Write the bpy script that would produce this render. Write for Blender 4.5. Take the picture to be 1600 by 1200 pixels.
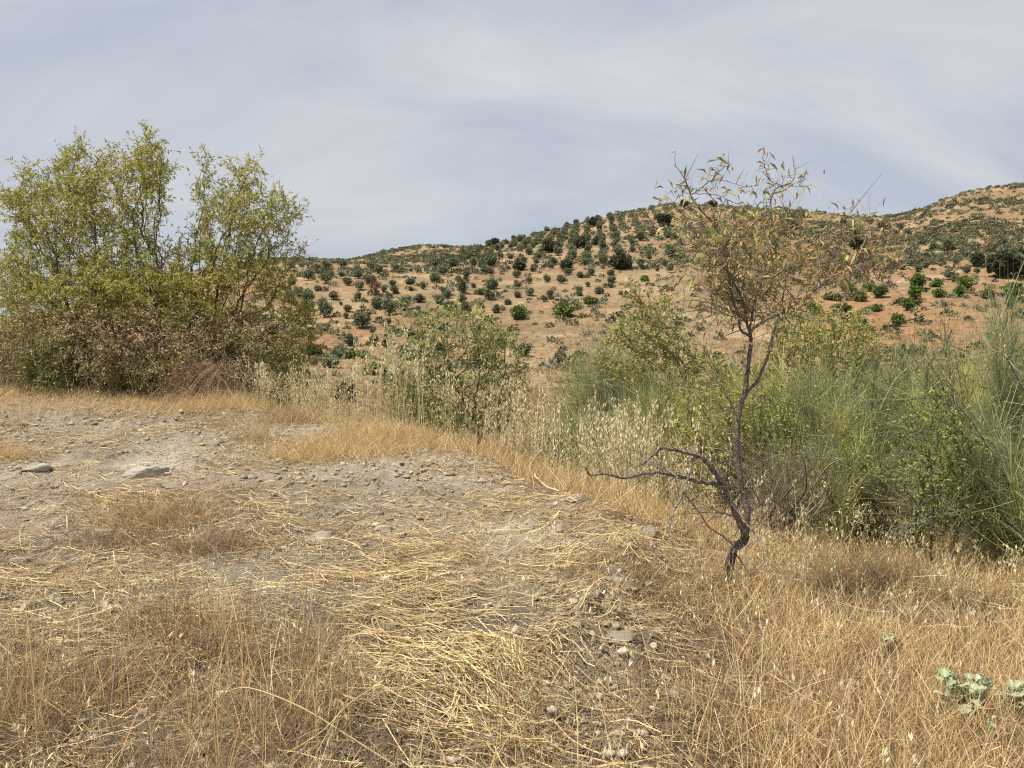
import bpy, math, random
import numpy as np
from mathutils import Vector

# ------------------------------------------------------------------ camera, world, sun, exposure
for o in list(bpy.data.objects):
    bpy.data.objects.remove(o)
scene = bpy.context.scene
C = scene.collection
rng = np.random.default_rng(11)
random.seed(11)

FPX = 1180.0                       # focal length in pixels of a 1600 px wide picture
EYE = 1.6
PITCH = math.atan(80.0 / FPX)      # camera tips down a little
cam_d = bpy.data.cameras.new('camera')
cam = bpy.data.objects.new('camera', cam_d)
C.objects.link(cam)
cam_d.sensor_width = 36.0
cam_d.lens = 36.0 * FPX / 1600.0
cam_d.clip_start = 0.05
cam_d.clip_end = 20000
cam.location = (0, 0, EYE)
cam.rotation_euler = (math.pi / 2 - PITCH, 0, 0)
scene.camera = cam

SUN_DIR = Vector((-0.40, -0.16, 0.89)).normalized()
SUN_EL = math.asin(SUN_DIR.z)
SUN_ROT = math.atan2(SUN_DIR.x, SUN_DIR.y)
sun_d = bpy.data.lights.new('sun', 'SUN')
sun_d.energy = 5.0
sun_d.angle = math.radians(0.6)
sun_d.color = (1.0, 0.92, 0.78)
sun = bpy.data.objects.new('sun', sun_d)
C.objects.link(sun)
sun.rotation_euler = SUN_DIR.to_track_quat('Z', 'Y').to_euler()

world = bpy.data.worlds.new('World')
scene.world = world
world.use_nodes = True
wn, wl = world.node_tree.nodes, world.node_tree.links
wn.clear()
w_out = wn.new('ShaderNodeOutputWorld')
w_bg = wn.new('ShaderNodeBackground'); w_bg.inputs['Strength'].default_value = 0.083
w_sky = wn.new('ShaderNodeTexSky'); w_sky.sky_type = 'NISHITA'
w_sky.sun_disc = False
w_sky.sun_elevation = SUN_EL
w_sky.sun_rotation = SUN_ROT
w_sky.dust_density = 2.0
w_tc = wn.new('ShaderNodeTexCoord')
w_sep = wn.new('ShaderNodeSeparateXYZ'); wl.new(w_tc.outputs['Generated'], w_sep.inputs[0])
def wmath(op, a, b):
    m = wn.new('ShaderNodeMath'); m.operation = op
    for i, v in enumerate((a, b)):
        if isinstance(v, (int, float)): m.inputs[i].default_value = v
        else: wl.new(v, m.inputs[i])
    return m.outputs[0]
zz = wmath('ADD', wmath('MAXIMUM', w_sep.outputs['Z'], 0.0), 0.42)
w_cmb = wn.new('ShaderNodeCombineXYZ')
wl.new(wmath('DIVIDE', w_sep.outputs['X'], zz), w_cmb.inputs[0])
wl.new(wmath('DIVIDE', w_sep.outputs['Y'], zz), w_cmb.inputs[1])
w_map = wn.new('ShaderNodeMapping'); wl.new(w_cmb.outputs[0], w_map.inputs[0])
w_map.inputs['Rotation'].default_value = (0, 0, math.radians(-52))
w_map.inputs['Scale'].default_value = (1.3, 2.6, 1)
w_map.inputs['Location'].default_value = (3.1, 1.7, 0)
w_n1 = wn.new('ShaderNodeTexNoise'); wl.new(w_map.outputs[0], w_n1.inputs['Vector'])
w_n1.inputs['Scale'].default_value = 0.8; w_n1.inputs['Detail'].default_value = 7; w_n1.inputs['Roughness'].default_value = 0.58
w_n1.inputs['Distortion'].default_value = 0.9
w_r = wn.new('ShaderNodeValToRGB'); wl.new(w_n1.outputs['Fac'], w_r.inputs[0])
w_r.color_ramp.elements[0].position = 0.30; w_r.color_ramp.elements[0].color = (3.95, 4.42, 5.25, 1)
w_r.color_ramp.elements[1].position = 0.72; w_r.color_ramp.elements[1].color = (6.15, 6.2, 6.35, 1)
w_mix = wn.new('ShaderNodeMix'); w_mix.data_type = 'RGBA'
w_mix.inputs[0].default_value = 0.92
wl.new(w_sky.outputs[0], w_mix.inputs[6]); wl.new(w_r.outputs[0], w_mix.inputs[7])
wl.new(w_mix.outputs[2], w_bg.inputs['Color'])
wl.new(w_bg.outputs[0], w_out.inputs[0])

scene.view_settings.view_transform = 'Standard'
scene.view_settings.look = 'None'
scene.view_settings.exposure = 0.52
scene.view_settings.gamma = 1.0
scene.cycles.max_bounces = 6
scene.cycles.use_denoising = False
scene.cycles.filter_width = 1.2
scene.cycles.transparent_max_bounces = 4

# ------------------------------------------------------------------ small helpers
def tag(o, label=None, cat=None, group=None, kind=None):
    if label: o['label'] = label
    if cat: o['category'] = cat
    if group: o['group'] = group
    if kind: o['kind'] = kind
    return o

def empty(name, loc, label=None, cat=None, group=None):
    o = bpy.data.objects.new(name, None)
    C.objects.link(o)
    o.location = loc
    o.empty_display_size = 0.2
    return tag(o, label, cat, group)

def mk_mesh(name, V, F, mat, col=None, smooth=False):
    V = np.ascontiguousarray(V, dtype=np.float32); F = np.ascontiguousarray(F, dtype=np.int32)
    me = bpy.data.meshes.new(name)
    k = F.shape[1]
    me.vertices.add(len(V)); me.vertices.foreach_set('co', V.ravel())
    me.loops.add(F.size); me.loops.foreach_set('vertex_index', F.ravel())
    me.polygons.add(len(F))
    me.polygons.foreach_set('loop_start', np.arange(0, F.size, k, dtype=np.int32))
    me.polygons.foreach_set('loop_total', np.full(len(F), k, dtype=np.int32))
    if smooth:
        me.polygons.foreach_set('use_smooth', np.ones(len(F), dtype=bool))
    if col is not None:
        a = me.attributes.new('tint', 'FLOAT_COLOR', 'POINT')
        c4 = np.ones((len(V), 4), dtype=np.float32); c4[:, :3] = col
        a.data.foreach_set('color', c4.ravel())
    me.update(calc_edges=True)
    if mat: me.materials.append(mat)
    return me

def add_obj(name, me, parent=None, loc=(0, 0, 0)):
    o = bpy.data.objects.new(name, me)
    C.objects.link(o)
    o.location = loc
    if parent is not None: o.parent = parent
    return o

class Acc:
    """collects quads of one mesh"""
    def __init__(s): s.V = []; s.F = []; s.Cc = []; s.n = 0
    def add(s, V, F, col):
        if len(V) == 0: return
        s.V.append(V); s.F.append(F + s.n); s.n += len(V)
        s.Cc.append(np.broadcast_to(col, (len(V), 3)))
    def mesh(s, name, mat, smooth=False, origin=(0, 0, 0)):
        return mk_mesh(name, np.concatenate(s.V) - np.array(origin), np.concatenate(s.F), mat, np.concatenate(s.Cc), smooth)

def unit(v): return v / np.maximum(np.linalg.norm(v, axis=-1, keepdims=True), 1e-9)
def rdir(n):
    return unit(rng.normal(size=(n, 3)))

def pick(cols, n, jit=0.12, p=None):
    cols = np.array(cols)
    c = cols[rng.choice(len(cols), n, p=p)]
    return np.clip(c * (1 + jit * rng.normal(size=(n, 1))), 0.005, 0.9)

def ribbons(B, D, bend, L, W, k=3, col=(1, 1, 1), side=None, root=1.0, tip=0.25):
    """flat curved blades: p(t) = B + L (D t + bend t^2)"""
    n = len(B)
    L = np.broadcast_to(L, n)[:, None, None]; W = np.broadcast_to(W, n)[:, None, None]
    t = np.linspace(0, 1, k + 1)[None, :, None]
    P_ = B[:, None, :] + L * (D[:, None, :] * t + bend[:, None, :] * t * t)
    T = D[:, None, :] + 2 * bend[:, None, :] * t
    if side is None: side = rdir(n)
    S = unit(np.cross(T, np.broadcast_to(side[:, None, :], T.shape)))
    prof = (root + (tip - root) * t)
    a = P_ - S * W * 0.5 * prof; b = P_ + S * W * 0.5 * prof
    V = np.stack([a, b], axis=2).reshape(-1, 3)
    base = (np.arange(n) * (k + 1) * 2)[:, None] + (np.arange(k) * 2)[None, :]
    base = base.reshape(-1)
    F = np.stack([base, base + 1, base + 3, base + 2], axis=1)
    col = np.array(col)
    if col.ndim == 2: col = np.repeat(col, (k + 1) * 2, axis=0)
    return V, F, col, P_

def leaves(Pt, D, L, W, col, fold=0.25, curl=0.15, side=None):
    """pointed leaves, each a folded, drooping pair of faces (2 quads)"""
    n = len(Pt)
    L = np.broadcast_to(L, n)[:, None]; W = np.broadcast_to(W, n)[:, None]
    if side is None: side = rdir(n)
    S = unit(np.cross(D, side)); N = unit(np.cross(S, D))
    dn = np.array([0, 0, -1.0])[None, :]
    tip = Pt + L * unit(D + curl * 2 * dn * rng.random((n, 1)))
    m1 = Pt + 0.45 * L * D + N * L * 0.03
    l = m1 + S * W * 0.5 + N * W * fold; r = m1 - S * W * 0.5 + N * W * fold
    V = np.stack([Pt, l, tip, r, m1], axis=1).reshape(-1, 3)
    b = np.arange(n) * 5
    # two quads: base, left, tip, mid / base, mid, tip, right
    F = np.concatenate([np.stack([b, b + 4, b + 2, b + 1], 1), np.stack([b, b + 3, b + 2, b + 4], 1)])
    col = np.array(col)
    if col.ndim == 2: col = np.repeat(col, 5, axis=0)
    return V, F, col

def tube_edges(A, Bp, ra, rb, sides=5):
    """one tapered cylinder per edge"""
    n = len(A)
    d = unit(Bp - A)
    ref = np.where(np.abs(d[:, 2:3]) > 0.9, np.array([[1.0, 0, 0]]), np.array([[0, 0, 1.0]]))
    u = unit(np.cross(d, ref)); v = np.cross(d, u)
    ang = np.linspace(0, 2 * np.pi, sides, endpoint=False)
    ring = u[:, None, :] * np.cos(ang)[None, :, None] + v[:, None, :] * np.sin(ang)[None, :, None]
    VA = A[:, None, :] + ring * ra[:, None, None]; VB = Bp[:, None, :] + ring * rb[:, None, None]
    V = np.concatenate([VA, VB], axis=1).reshape(-1, 3)
    b = (np.arange(n) * 2 * sides)[:, None]
    i = np.arange(sides)[None, :]; j = (i + 1) % sides
    F = np.stack([b + i, b + j, b + sides + j, b + sides + i], axis=-1).reshape(-1, 4)
    return V, F

def tube(path, rad, sides=8, rough=0.0):
    """continuous tube along a polyline with parallel-transported rings"""
    path = np.array(path, float); rad = np.array(rad, float); n = len(path)
    T = np.gradient(path, axis=0); T = unit(T)
    u = np.cross(T[0], [0.3, 0.9, 0.1]); u /= np.linalg.norm(u)
    V = []
    ang = np.linspace(0, 2 * np.pi, sides, endpoint=False)
    for i in range(n):
        u = u - T[i] * np.dot(u, T[i]); u /= max(np.linalg.norm(u), 1e-9)
        v = np.cross(T[i], u)
        rr = rad[i] * (1 + rough * rng.normal(size=sides))
        V.append(path[i] + (np.cos(ang)[:, None] * u + np.sin(ang)[:, None] * v) * rr[:, None])
    V = np.concatenate(V)
    i, j = np.meshgrid(np.arange(n - 1), np.arange(sides), indexing='ij')
    j2 = (j + 1) % sides
    F = np.stack([i * sides + j, i * sides + j2, (i + 1) * sides + j2, (i + 1) * sides + j], axis=-1).reshape(-1, 4)
    return V, F

def smooth_path(pts, sub=4):
    """Catmull-Rom through rows of numbers"""
    p = np.array(pts, float)
    q = np.vstack([2 * p[0] - p[1], p, 2 * p[-1] - p[-2]])
    out = []
    for i in range(1, len(q) - 2):
        for s in range(sub):
            t = s / sub
            out.append(0.5 * ((2 * q[i]) + (-q[i-1] + q[i+1]) * t + (2*q[i-1] - 5*q[i] + 4*q[i+1] - q[i+2]) * t*t + (-q[i-1] + 3*q[i] - 3*q[i+1] + q[i+2]) * t**3))
    out.append(p[-1])
    return np.array(out)

# noise ---------------------------------------------------------
def _hash(ix, iy, seed):
    h = (ix.astype(np.int64) * 374761393 + iy.astype(np.int64) * 668265263 + seed * 1442695041) & 0xffffffff
    h = ((h ^ (h >> 13)) * 1274126177) & 0xffffffff
    h = (h ^ (h >> 16)) & 0xffffffff
    return h / 4294967295.0
def vnoise(x, y, seed=0):
    ix = np.floor(x); iy = np.floor(y); fx = x - ix; fy = y - iy
    fx = fx * fx * (3 - 2 * fx); fy = fy * fy * (3 - 2 * fy)
    a = _hash(ix, iy, seed); b = _hash(ix + 1, iy, seed); c = _hash(ix, iy + 1, seed); d = _hash(ix + 1, iy + 1, seed)
    return (a * (1 - fx) + b * fx) * (1 - fy) + (c * (1 - fx) + d * fx) * fy
def fbm(x, y, f, oct=4, seed=0):
    s = 0; a = 0.5; tot = 0
    for o in range(oct):
        s = s + a * vnoise(x * f + 17.3 * o, y * f - 9.1 * o, seed + o); tot += a; a *= 0.5; f *= 2.03
    return s / tot - 0.5
def worley(x, y, f, seed):
    """(distance to the nearest cell point, random value of that cell)"""
    X = x * f; Y = y * f; ix = np.floor(X); iy = np.floor(Y)
    best = np.full(x.shape, 9.0); val = np.zeros(x.shape)
    for dx in (-1, 0, 1):
        for dy in (-1, 0, 1):
            cx = ix + dx; cy = iy + dy
            d = np.hypot(cx + _hash(cx, cy, seed) - X, cy + _hash(cx, cy, seed + 5) - Y)
            m = d < best
            best = np.where(m, d, best); val = np.where(m, _hash(cx, cy, seed + 9), val)
    return best, val
def sstep(a, b, x):
    t = np.clip((x - a) / (b - a), 0, 1); return t * t * (3 - 2 * t)

# picture-to-place conversions -----------------------------------
cp, sp = math.cos(PITCH), math.sin(PITCH)
def ray(px, py):
    a = (px - 800.0) / FPX; b = (600.0 - py) / FPX
    return np.array([a, cp + b * sp, -sp + b * cp])
def P(px, py, Y):
    d = ray(px, py); return np.array([0, 0, EYE]) + d * (Y / d[1])
def pix(x, y, z):
    """picture column and row of a place"""
    zc = z - EYE
    dep = y * cp - zc * sp; up = y * sp + zc * cp
    return 800 + FPX * x / dep, 600 - FPX * up / dep

# ------------------------------------------------------------------ the lie of the land
EDGE = np.array([(0.36, -6), (0.42, 1.0), (0.56, 2.8), (0.82, 3.8), (1.06, 4.9), (0.62, 6.2), (-0.1, 7.6), (-1.5, 9.0), (-3.3, 10.4),
                 (-4.7, 12.2), (-5.6, 15.0), (-9.0, 18.5), (-18, 21), (-60, 24)])
def edge_dist(x, y):
    """signed distance to the rim of the cleared bank, positive beyond it"""
    best = np.full(x.shape, 1e9); sgn = np.ones(x.shape)
    for (ax, ay), (bx, by) in zip(EDGE[:-1], EDGE[1:]):
        dx, dy = bx - ax, by - ay
        t = np.clip(((x - ax) * dx + (y - ay) * dy) / (dx * dx + dy * dy), 0, 1)
        d = np.hypot(x - ax - t * dx, y - ay - t * dy)
        cr = dx * (y - ay) - dy * (x - ax)
        m = d < best
        best = np.where(m, d, best); sgn = np.where(m, np.where(cr > 0, -1.0, 1.0), sgn)
    return best * sgn

def pl(pts): return [p[0] for p in pts], [p[1] for p in pts]
RIDGE = pl([(-700, 530), (-200, 520), (0, 508), (100, 485), (200, 455), (300, 428), (380, 408), (440, 404), (500, 407), (545, 409), (600, 395), (660, 384),
            (710, 384), (752, 389), (775, 381), (850, 366), (950, 340), (1010, 328), (1060, 322), (1130, 324), (1200, 329), (1300, 338),
            (1375, 343), (1420, 335), (1460, 318), (1500, 303), (1560, 293), (1620, 288), (1800, 270), (2300, 260)])
MID = pl([(-700, 530), (0, 505), (200, 460), (300, 442), (450, 428), (600, 424), (750, 424), (900, 420), (1000, 414), (1150, 420), (1300, 424), (1450, 405), (1600, 392), (2300, 370)])
FAR_D = np.array([16, 25, 45, 70, 100, 140, 200, 265, 330, 350, 380, 520, 900, 9000.0])
_pxs = np.linspace(-800, 2400, 320)
def _build_far():
    Z = np.zeros((len(_pxs), len(FAR_D)))
    for i, px in enumerate(_pxs):
        rd = np.interp(px, *RIDGE); md = np.interp(px, *MID)
        rt = np.clip((px - 1050) / 400, 0, 1)
        lo = np.clip((500 - px) / 500, 0, 1)
        pys = [720, 690, 640 - 12 * rt, 592 - 30 * rt + 14 * lo, 545 - 25 * rt + 10 * lo, 485 - 22 * rt + 14 * lo, md, md * 0.42 + rd * 0.58, rd + 2, rd]
        zs = [EYE + (520 - p) / FPX * d for p, d in zip(pys, FAR_D)]
        zs += [zs[-1] - 5, zs[-1] * 0.5 - 12, -25, -45]
        Z[i] = zs
    return Z
_lg = np.linspace(math.log(16), math.log(9000), 420)
_FZ = np.array([np.interp(_lg, np.log(FAR_D), r) for r in _build_far()])
for _ in range(3):                       # take the creases out
    _FZ[:, 1:-1] = (_FZ[:, :-2] + 2 * _FZ[:, 1:-1] + _FZ[:, 2:]) / 4
    _FZ[1:-1] = (_FZ[:-2] + 2 * _FZ[1:-1] + _FZ[2:]) / 4
def far_z(x, y):
    yy = np.maximum(y, 16.0)
    c = np.clip((800 + FPX * x / yy + 800) / 3200 * 319, 0, 318.999); r = np.clip((np.log(yy) - _lg[0]) / (_lg[-1] - _lg[0]) * 419, 0, 418.999)
    ci = c.astype(int); ri = r.astype(int); fc = c - ci; fr = r - ri
    return (_FZ[ci, ri] * (1-fc) + _FZ[ci+1, ri] * fc) * (1-fr) + (_FZ[ci, ri+1] * (1-fc) + _FZ[ci+1, ri+1] * fc) * fr

def bare(x, y):
    """0..1, where the bank's soil lies open"""
    s = edge_dist(x, y)
    return sstep(0.15, -0.5, s + 0.6 * fbm(x, y, 0.8, 3, 77))

def H(x, y, detail=True):
    x = np.asarray(x, float); y = np.asarray(y, float)
    s = edge_dist(x, y)
    zp = 0.064 * np.clip(y - 3.0, 0, 10.5) + 0.02 * np.clip(y - 13.5, 0, 6) + 0.012 * np.clip(-x - 2, 0, 8)
    zs = -0.03 - 0.085 * np.clip(y - 4.4, 0, 1.6) - 0.21 * np.clip(y - 6.0, 0, 12) + 0.02 * np.clip(x - 2, 0, 4) * (y < 6)
    k = sstep(-0.25, 1.3 + 0.06 * np.clip(y - 5, 0, 10), s)
    near = zp * (1 - k) + zs * k
    near = near + 0.17 * np.exp(-((s + 0.28) / 0.36) ** 2) * sstep(2.5, 3.6, y) * sstep(6.6, 5.2, y) * (0.6 + 1.4 * fbm(x, y, 1.8, 3, 5))
    near = near + 0.05 * np.exp(-((s + 0.3) / 0.4) ** 2) * sstep(6.5, 8, y) * sstep(16, 11, y)
    fz = far_z(x, y) + sstep(30, 90, y) * (fbm(x, y, 0.018, 4, 31) * 5.5 * sstep(380, 200, y) + fbm(x, y, 0.09, 3, 32) * 1.6)
    w = sstep(13, 25, y) * sstep(-0.5, 3, s)
    z = near * (1 - w) + fz * w
    nr = sstep(26, 12, y)
    z = z + nr * (0.15 * fbm(x, y, 0.6, 3, 41) + 0.07 * fbm(x, y, 2.1, 3, 42) * sstep(7, 4, y))
    if detail:
        b = bare(x, y)
        m = nr > 0
        if np.any(m):
            xm, ym = x[m] if x.ndim else x, y[m] if y.ndim else y
            wx = xm + 0.10 * fbm(xm, ym, 5, 2, 61); wy = ym + 0.10 * fbm(xm, ym, 5, 2, 62)
            d1, v1 = worley(wx, wy, 3.2, 51); d2, v2 = worley(wx, wy, 8.5, 52); d3, v3 = worley(wx, wy, 20, 53)
            c = 0.30 * np.clip(v1 - 0.74, 0, 1) * np.clip(1 - d1 * 1.9, 0, 1) ** 0.6 \
                + 0.20 * np.clip(v2 - 0.7, 0, 1) * np.clip(1 - d2 * 1.7, 0, 1) ** 0.6 + 0.075 * np.clip(v3 - 0.62, 0, 1) * np.clip(1 - d3 * 1.7, 0, 1) ** 0.6
            c = c * np.clip(0.5 + 2.4 * fbm(xm, ym, 0.9, 2, 71), 0.2, 1.3) + 0.075 * fbm(xm, ym, 2.6, 5, 72) + 0.045 * (np.abs(fbm(xm, ym, 5.5, 4, 74)) - .1) + 0.035 * fbm(xm, ym, 13.0, 5, 73)
            c = c * (1 + 1.3 * np.exp(-((s[m] + .28) / .3) ** 2) * (ym < 6))
            add = np.zeros(x.shape)
            add[m] = c
            z = z + nr * add * (0.35 + 0.65 * b)
    return z

def H1(x, y): return float(H(np.array([x]), np.array([y]))[0])

def ground_hit(px, py, d0=18.0, d1=420.0):
    """where the ground seen at this spot of the picture lies"""
    d = ray(px, py)
    Y = np.exp(np.linspace(math.log(d0), math.log(d1), 900))
    X = d[0] / d[1] * Y; Z = EYE + d[2] / d[1] * Y
    g = H(X, Y, False)
    i = np.nonzero(Z < g)[0]
    k = i[0] if len(i) else int(np.argmin((Z - g)[Y > 60]) + np.sum(Y <= 60))
    return np.array([X[k], Y[k], g[k]])

# ------------------------------------------------------------------ materials
def mat_base(name, rough=0.8):
    m = bpy.data.materials.new(name); m.use_nodes = True
    n, l = m.node_tree.nodes, m.node_tree.links
    b = n['Principled BSDF']; b.inputs['Roughness'].default_value = rough
    b.inputs['Specular IOR Level'].default_value = 0.25
    return m, n, l, b

def mat_tint(name, rough=0.7, transl=0.0, spec=0.2, grain=0.0, gscale=60):
    """colour carried by every blade, leaf or stem of the mesh"""
    m, n, l, b = mat_base(name, rough)
    b.inputs['Specular IOR Level'].default_value = spec
    a = n.new('ShaderNodeAttribute'); a.attribute_name = 'tint'
    src = a.outputs['Color']
    if grain:
        tx = n.new('ShaderNodeTexNoise'); tx.inputs['Scale'].default_value = gscale; tx.inputs['Detail'].default_value = 4
        g = n.new('ShaderNodeTexCoord'); l.new(g.outputs['Object'], tx.inputs['Vector'])
        mr = n.new('ShaderNodeMapRange'); mr.inputs['From Min'].default_value = 0.3; mr.inputs['From Max'].default_value = 0.7
        mr.inputs['To Min'].default_value = 1 - grain; mr.inputs['To Max'].default_value = 1 + grain
        l.new(tx.outputs['Fac'], mr.inputs['Value'])
        vm = n.new('ShaderNodeVectorMath'); vm.operation = 'SCALE'
        l.new(src, vm.inputs[0]); l.new(mr.outputs[0], vm.inputs['Scale']); src = vm.outputs[0]
        bp = n.new('ShaderNodeBump'); bp.inputs['Strength'].default_value = 0.6; bp.inputs['Distance'].default_value = 0.01
        l.new(tx.outputs['Fac'], bp.inputs['Height']); l.new(bp.outputs[0], b.inputs['Normal'])
    l.new(src, b.inputs['Base Color'])
    if transl:
        t = n.new('ShaderNodeBsdfTranslucent'); l.new(src, t.inputs['Color'])
        mx = n.new('ShaderNodeMixShader'); mx.inputs[0].default_value = transl
        l.new(b.outputs[0], mx.inputs[1]); l.new(t.outputs[0], mx.inputs[2])
        l.new(mx.outputs[0], n['Material Output'].inputs[0])
    return m

M_LEAF = mat_tint('leaf', 0.55, 0.35, 0.3)
M_STRAW = mat_tint('straw', 0.6, 0.2, 0.3)
M_STEM = mat_tint('green_stem', 0.55, 0.3, 0.3)
M_BARK = mat_tint('bark', 0.9, 0, 0.1, 0.75, 85)
M_STONE = mat_tint('stone', 0.95, 0, 0.1, 0.25, 45)
M_FAR = mat_tint('far_foliage', 0.8, 0.25, 0.15)

def mat_ground():
    m, n, l, b = mat_base('ground', 0.95)
    b.inputs['Specular IOR Level'].default_value = 0.1
    g = n.new('ShaderNodeNewGeometry')
    a = n.new('ShaderNodeAttribute'); a.attribute_name = 'tint'
    def noise(scale, det, rough=0.6):
        t = n.new('ShaderNodeTexNoise'); l.new(g.outputs['Position'], t.inputs['Vector'])
        t.inputs['Scale'].default_value = scale; t.inputs['Detail'].default_value = det; t.inputs['Roughness'].default_value = rough
        return t.outputs['Fac']
    def rng_(v, lo, hi, f0=0.3, f1=0.7):
        r = n.new('ShaderNodeMapRange'); l.new(v, r.inputs['Value'])
        r.inputs['From Min'].default_value = f0; r.inputs['From Max'].default_value = f1
        r.inputs['To Min'].default_value = lo; r.inputs['To Max'].default_value = hi
        return r.outputs[0]
    def mul(c, f):
        v = n.new('ShaderNodeVectorMath'); v.operation = 'SCALE'; l.new(c, v.inputs[0]); l.new(f, v.inputs['Scale']); return v.outputs[0]
    c = mul(a.outputs['Color'], rng_(noise(0.9, 6), 0.72, 1.28))
    c = mul(c, rng_(noise(0.17, 6, 0.7), 0.80, 1.20))
    c = mul(c, rng_(noise(14, 6, 0.7), 0.72, 1.28))
    c = mul(c, rng_(noise(110, 3, 0.7), 0.82, 1.18))
    l.new(c, b.inputs['Base Color'])
    bp = n.new('ShaderNodeBump'); bp.inputs['Strength'].default_value = 1.0; bp.inputs['Distance'].default_value = 0.035
    l.new(noise(30, 8, 0.75), bp.inputs['Height']); l.new(bp.outputs[0], b.inputs['Normal'])
    return m
M_GROUND = mat_ground()

# ------------------------------------------------------------------ ground: one sheet from behind the camera to the horizon
def build_ground():
    ys = list(np.arange(-3, 2, 0.25)); y = 2.0
    while y < 16: ys.append(y); y += 0.0047 * (y + 1)
    while y < 700: ys.append(y); y += 0.012 * y
    while y < 2300: ys.append(y); y += 0.12 * y
    ys = np.array(ys); us = np.linspace(-1.35, 1.35, 1100)
    Y, U = np.meshgrid(ys, us, indexing='ij')
    X = U * (Y + 4.0)
    sh = X.shape; X = X.ravel(); Y = Y.ravel()
    Z = H(X, Y)
    n, m = sh
    i, j = np.meshgrid(np.arange(n - 1), np.arange(m - 1), indexing='ij')
    b = (i * m + j).ravel()
    F = np.stack([b, b + 1, b + m + 1, b + m], 1)
    clay = np.array([.292, .258, .204]); pale = np.array([.375, .34, .27]); earth = np.array([.23, .17, .115]); litter = np.array([.22, .16, .10])
    red = np.array([.215, .132, .072]); tan = np.array([.215, .153, .089]); dry = np.array([.175, .132, .080]); orange = np.array([.235, .14, .073]); weed_ = np.array([.17, .15, .085])
    def mix(a, b_, f): return a * (1 - f[:, None]) + b_ * f[:, None]
    o = np.ones((len(X), 1))
    near = mix(o * litter, o * clay, bare(X, Y))
    near = mix(near, o * pale, sstep(0.08, 0.26, fbm(X, Y, 0.6, 4, 91)) * bare(X, Y) * 0.8)
    near = mix(near, o * earth, sstep(0.05, 0.25, fbm(X, Y, 1.3, 4, 92)) * 0.6)
    mound = np.exp(-((edge_dist(X, Y) + .22) / .22) ** 2)
    near = mix(near, o * np.array([.13, .098, .068]), sstep(4.5, 3.5, Y) * .85 * (1 - mound))  # shade of the gaps under grass and straw painted into the near soil
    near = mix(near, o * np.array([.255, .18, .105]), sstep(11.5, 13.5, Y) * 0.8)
    px, py = pix(X, np.maximum(Y, 1), Z)
    far = mix(o * red, o * tan, sstep(-0.08, 0.12, fbm(X, Y, 0.03, 4, 93)))
    far = mix(far, o * dry, sstep(0.0, 0.2, fbm(X, Y, 0.11, 4, 94)) * 0.6)
    far = mix(far, o * tan, sstep(180, 260, Y) * 0.35)
    far = mix(far, o * weed_, sstep(0.06, 0.2, fbm(X, Y, 0.22, 4, 97)) * 0.45)
    far = mix(far, o * np.array([.33, .24, .145]), sstep(0.12, 0.24, fbm(X, Y, 0.16, 4, 98)) * 0.5)
    far = mix(far, o * dry, sstep(800, 900, px) * sstep(90, 60, Y) * 0.6)
    far = mix(far, o * orange, sstep(1180, 1300, px) * sstep(60, 80, Y) * sstep(190, 120, Y) * (0.55 + 0.45 * sstep(-.1, .1, fbm(X, Y, 0.05, 3, 95))))
    far = mix(far, o * dry * .85, sstep(0.05, 0.22, fbm(X * .25, Z * 1.6 + Y * .02, 0.16, 4, 99)) * .55)
    far = mix(far, o * np.array([.36, .28, .18]), sstep(.08, .2, fbm(X * .3, Z * 2.0, 0.2, 4, 89)) * .25)
    far = far * (1 + .35 * fbm(X, Y, 0.7, 3, 88))[:, None]
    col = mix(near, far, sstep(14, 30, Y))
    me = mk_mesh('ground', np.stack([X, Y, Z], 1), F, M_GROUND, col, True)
    tag(add_obj('ground', me), kind='structure')
build_ground()

# ------------------------------------------------------------------ far trees and bushes
def crown_mesh(name, seed, hgt, cols, n=420, leaf=0.085, lobes=6, flat=0.0, low=0.0):
    """rounded crown about one metre across, built from leaf clumps through its volume; stands on z = 0"""
    global rng
    keep = rng; rng = np.random.default_rng(seed)
    acc = Acc()
    cs = np.column_stack([rng.normal(0, 0.11, lobes).clip(-.16, .16), rng.normal(0, 0.11, lobes).clip(-.16, .16), hgt * (low + (0.32 + 0.26 * rng.random(lobes)) * (1 - low))])
    rs = 0.23 + 0.12 * rng.random(lobes)
    k = rng.integers(0, lobes, n)
    d = rdir(n)
    r = (rs[k] * (0.62 + 0.5 * rng.random(n)))[:, None]
    p = cs[k] + d * r * np.array([1, 1, 0.95 * min(hgt, 1)])
    p[:, 2] = np.clip(p[:, 2], 0.03, None)
    D = unit(d + 0.9 * rng.normal(size=(n, 3)) + np.array([0, 0, 0.3]))
    V, F, c = leaves(p, D, leaf * (1 + rng.random(n)), leaf * (0.7 + 0.6 * rng.random(n)), pick(cols, n, 0.2), 0.2, 0.1)
    acc.add(V, F, c)
    # inner mass of close leaves
    for q in range(lobes):
        m = 46
        pp = cs[q] + rdir(m) * rs[q] * 0.5 * np.cbrt(rng.random((m, 1)))
        pp[:, 2] = np.clip(pp[:, 2], 0.03, None)
        V, F, c = leaves(pp, rdir(m), 0.2, 0.2, pick(cols, m, 0.15) * 0.9)
        acc.add(V, F, c)
    rng = keep
    return acc.mesh(name, M_FAR)

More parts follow.
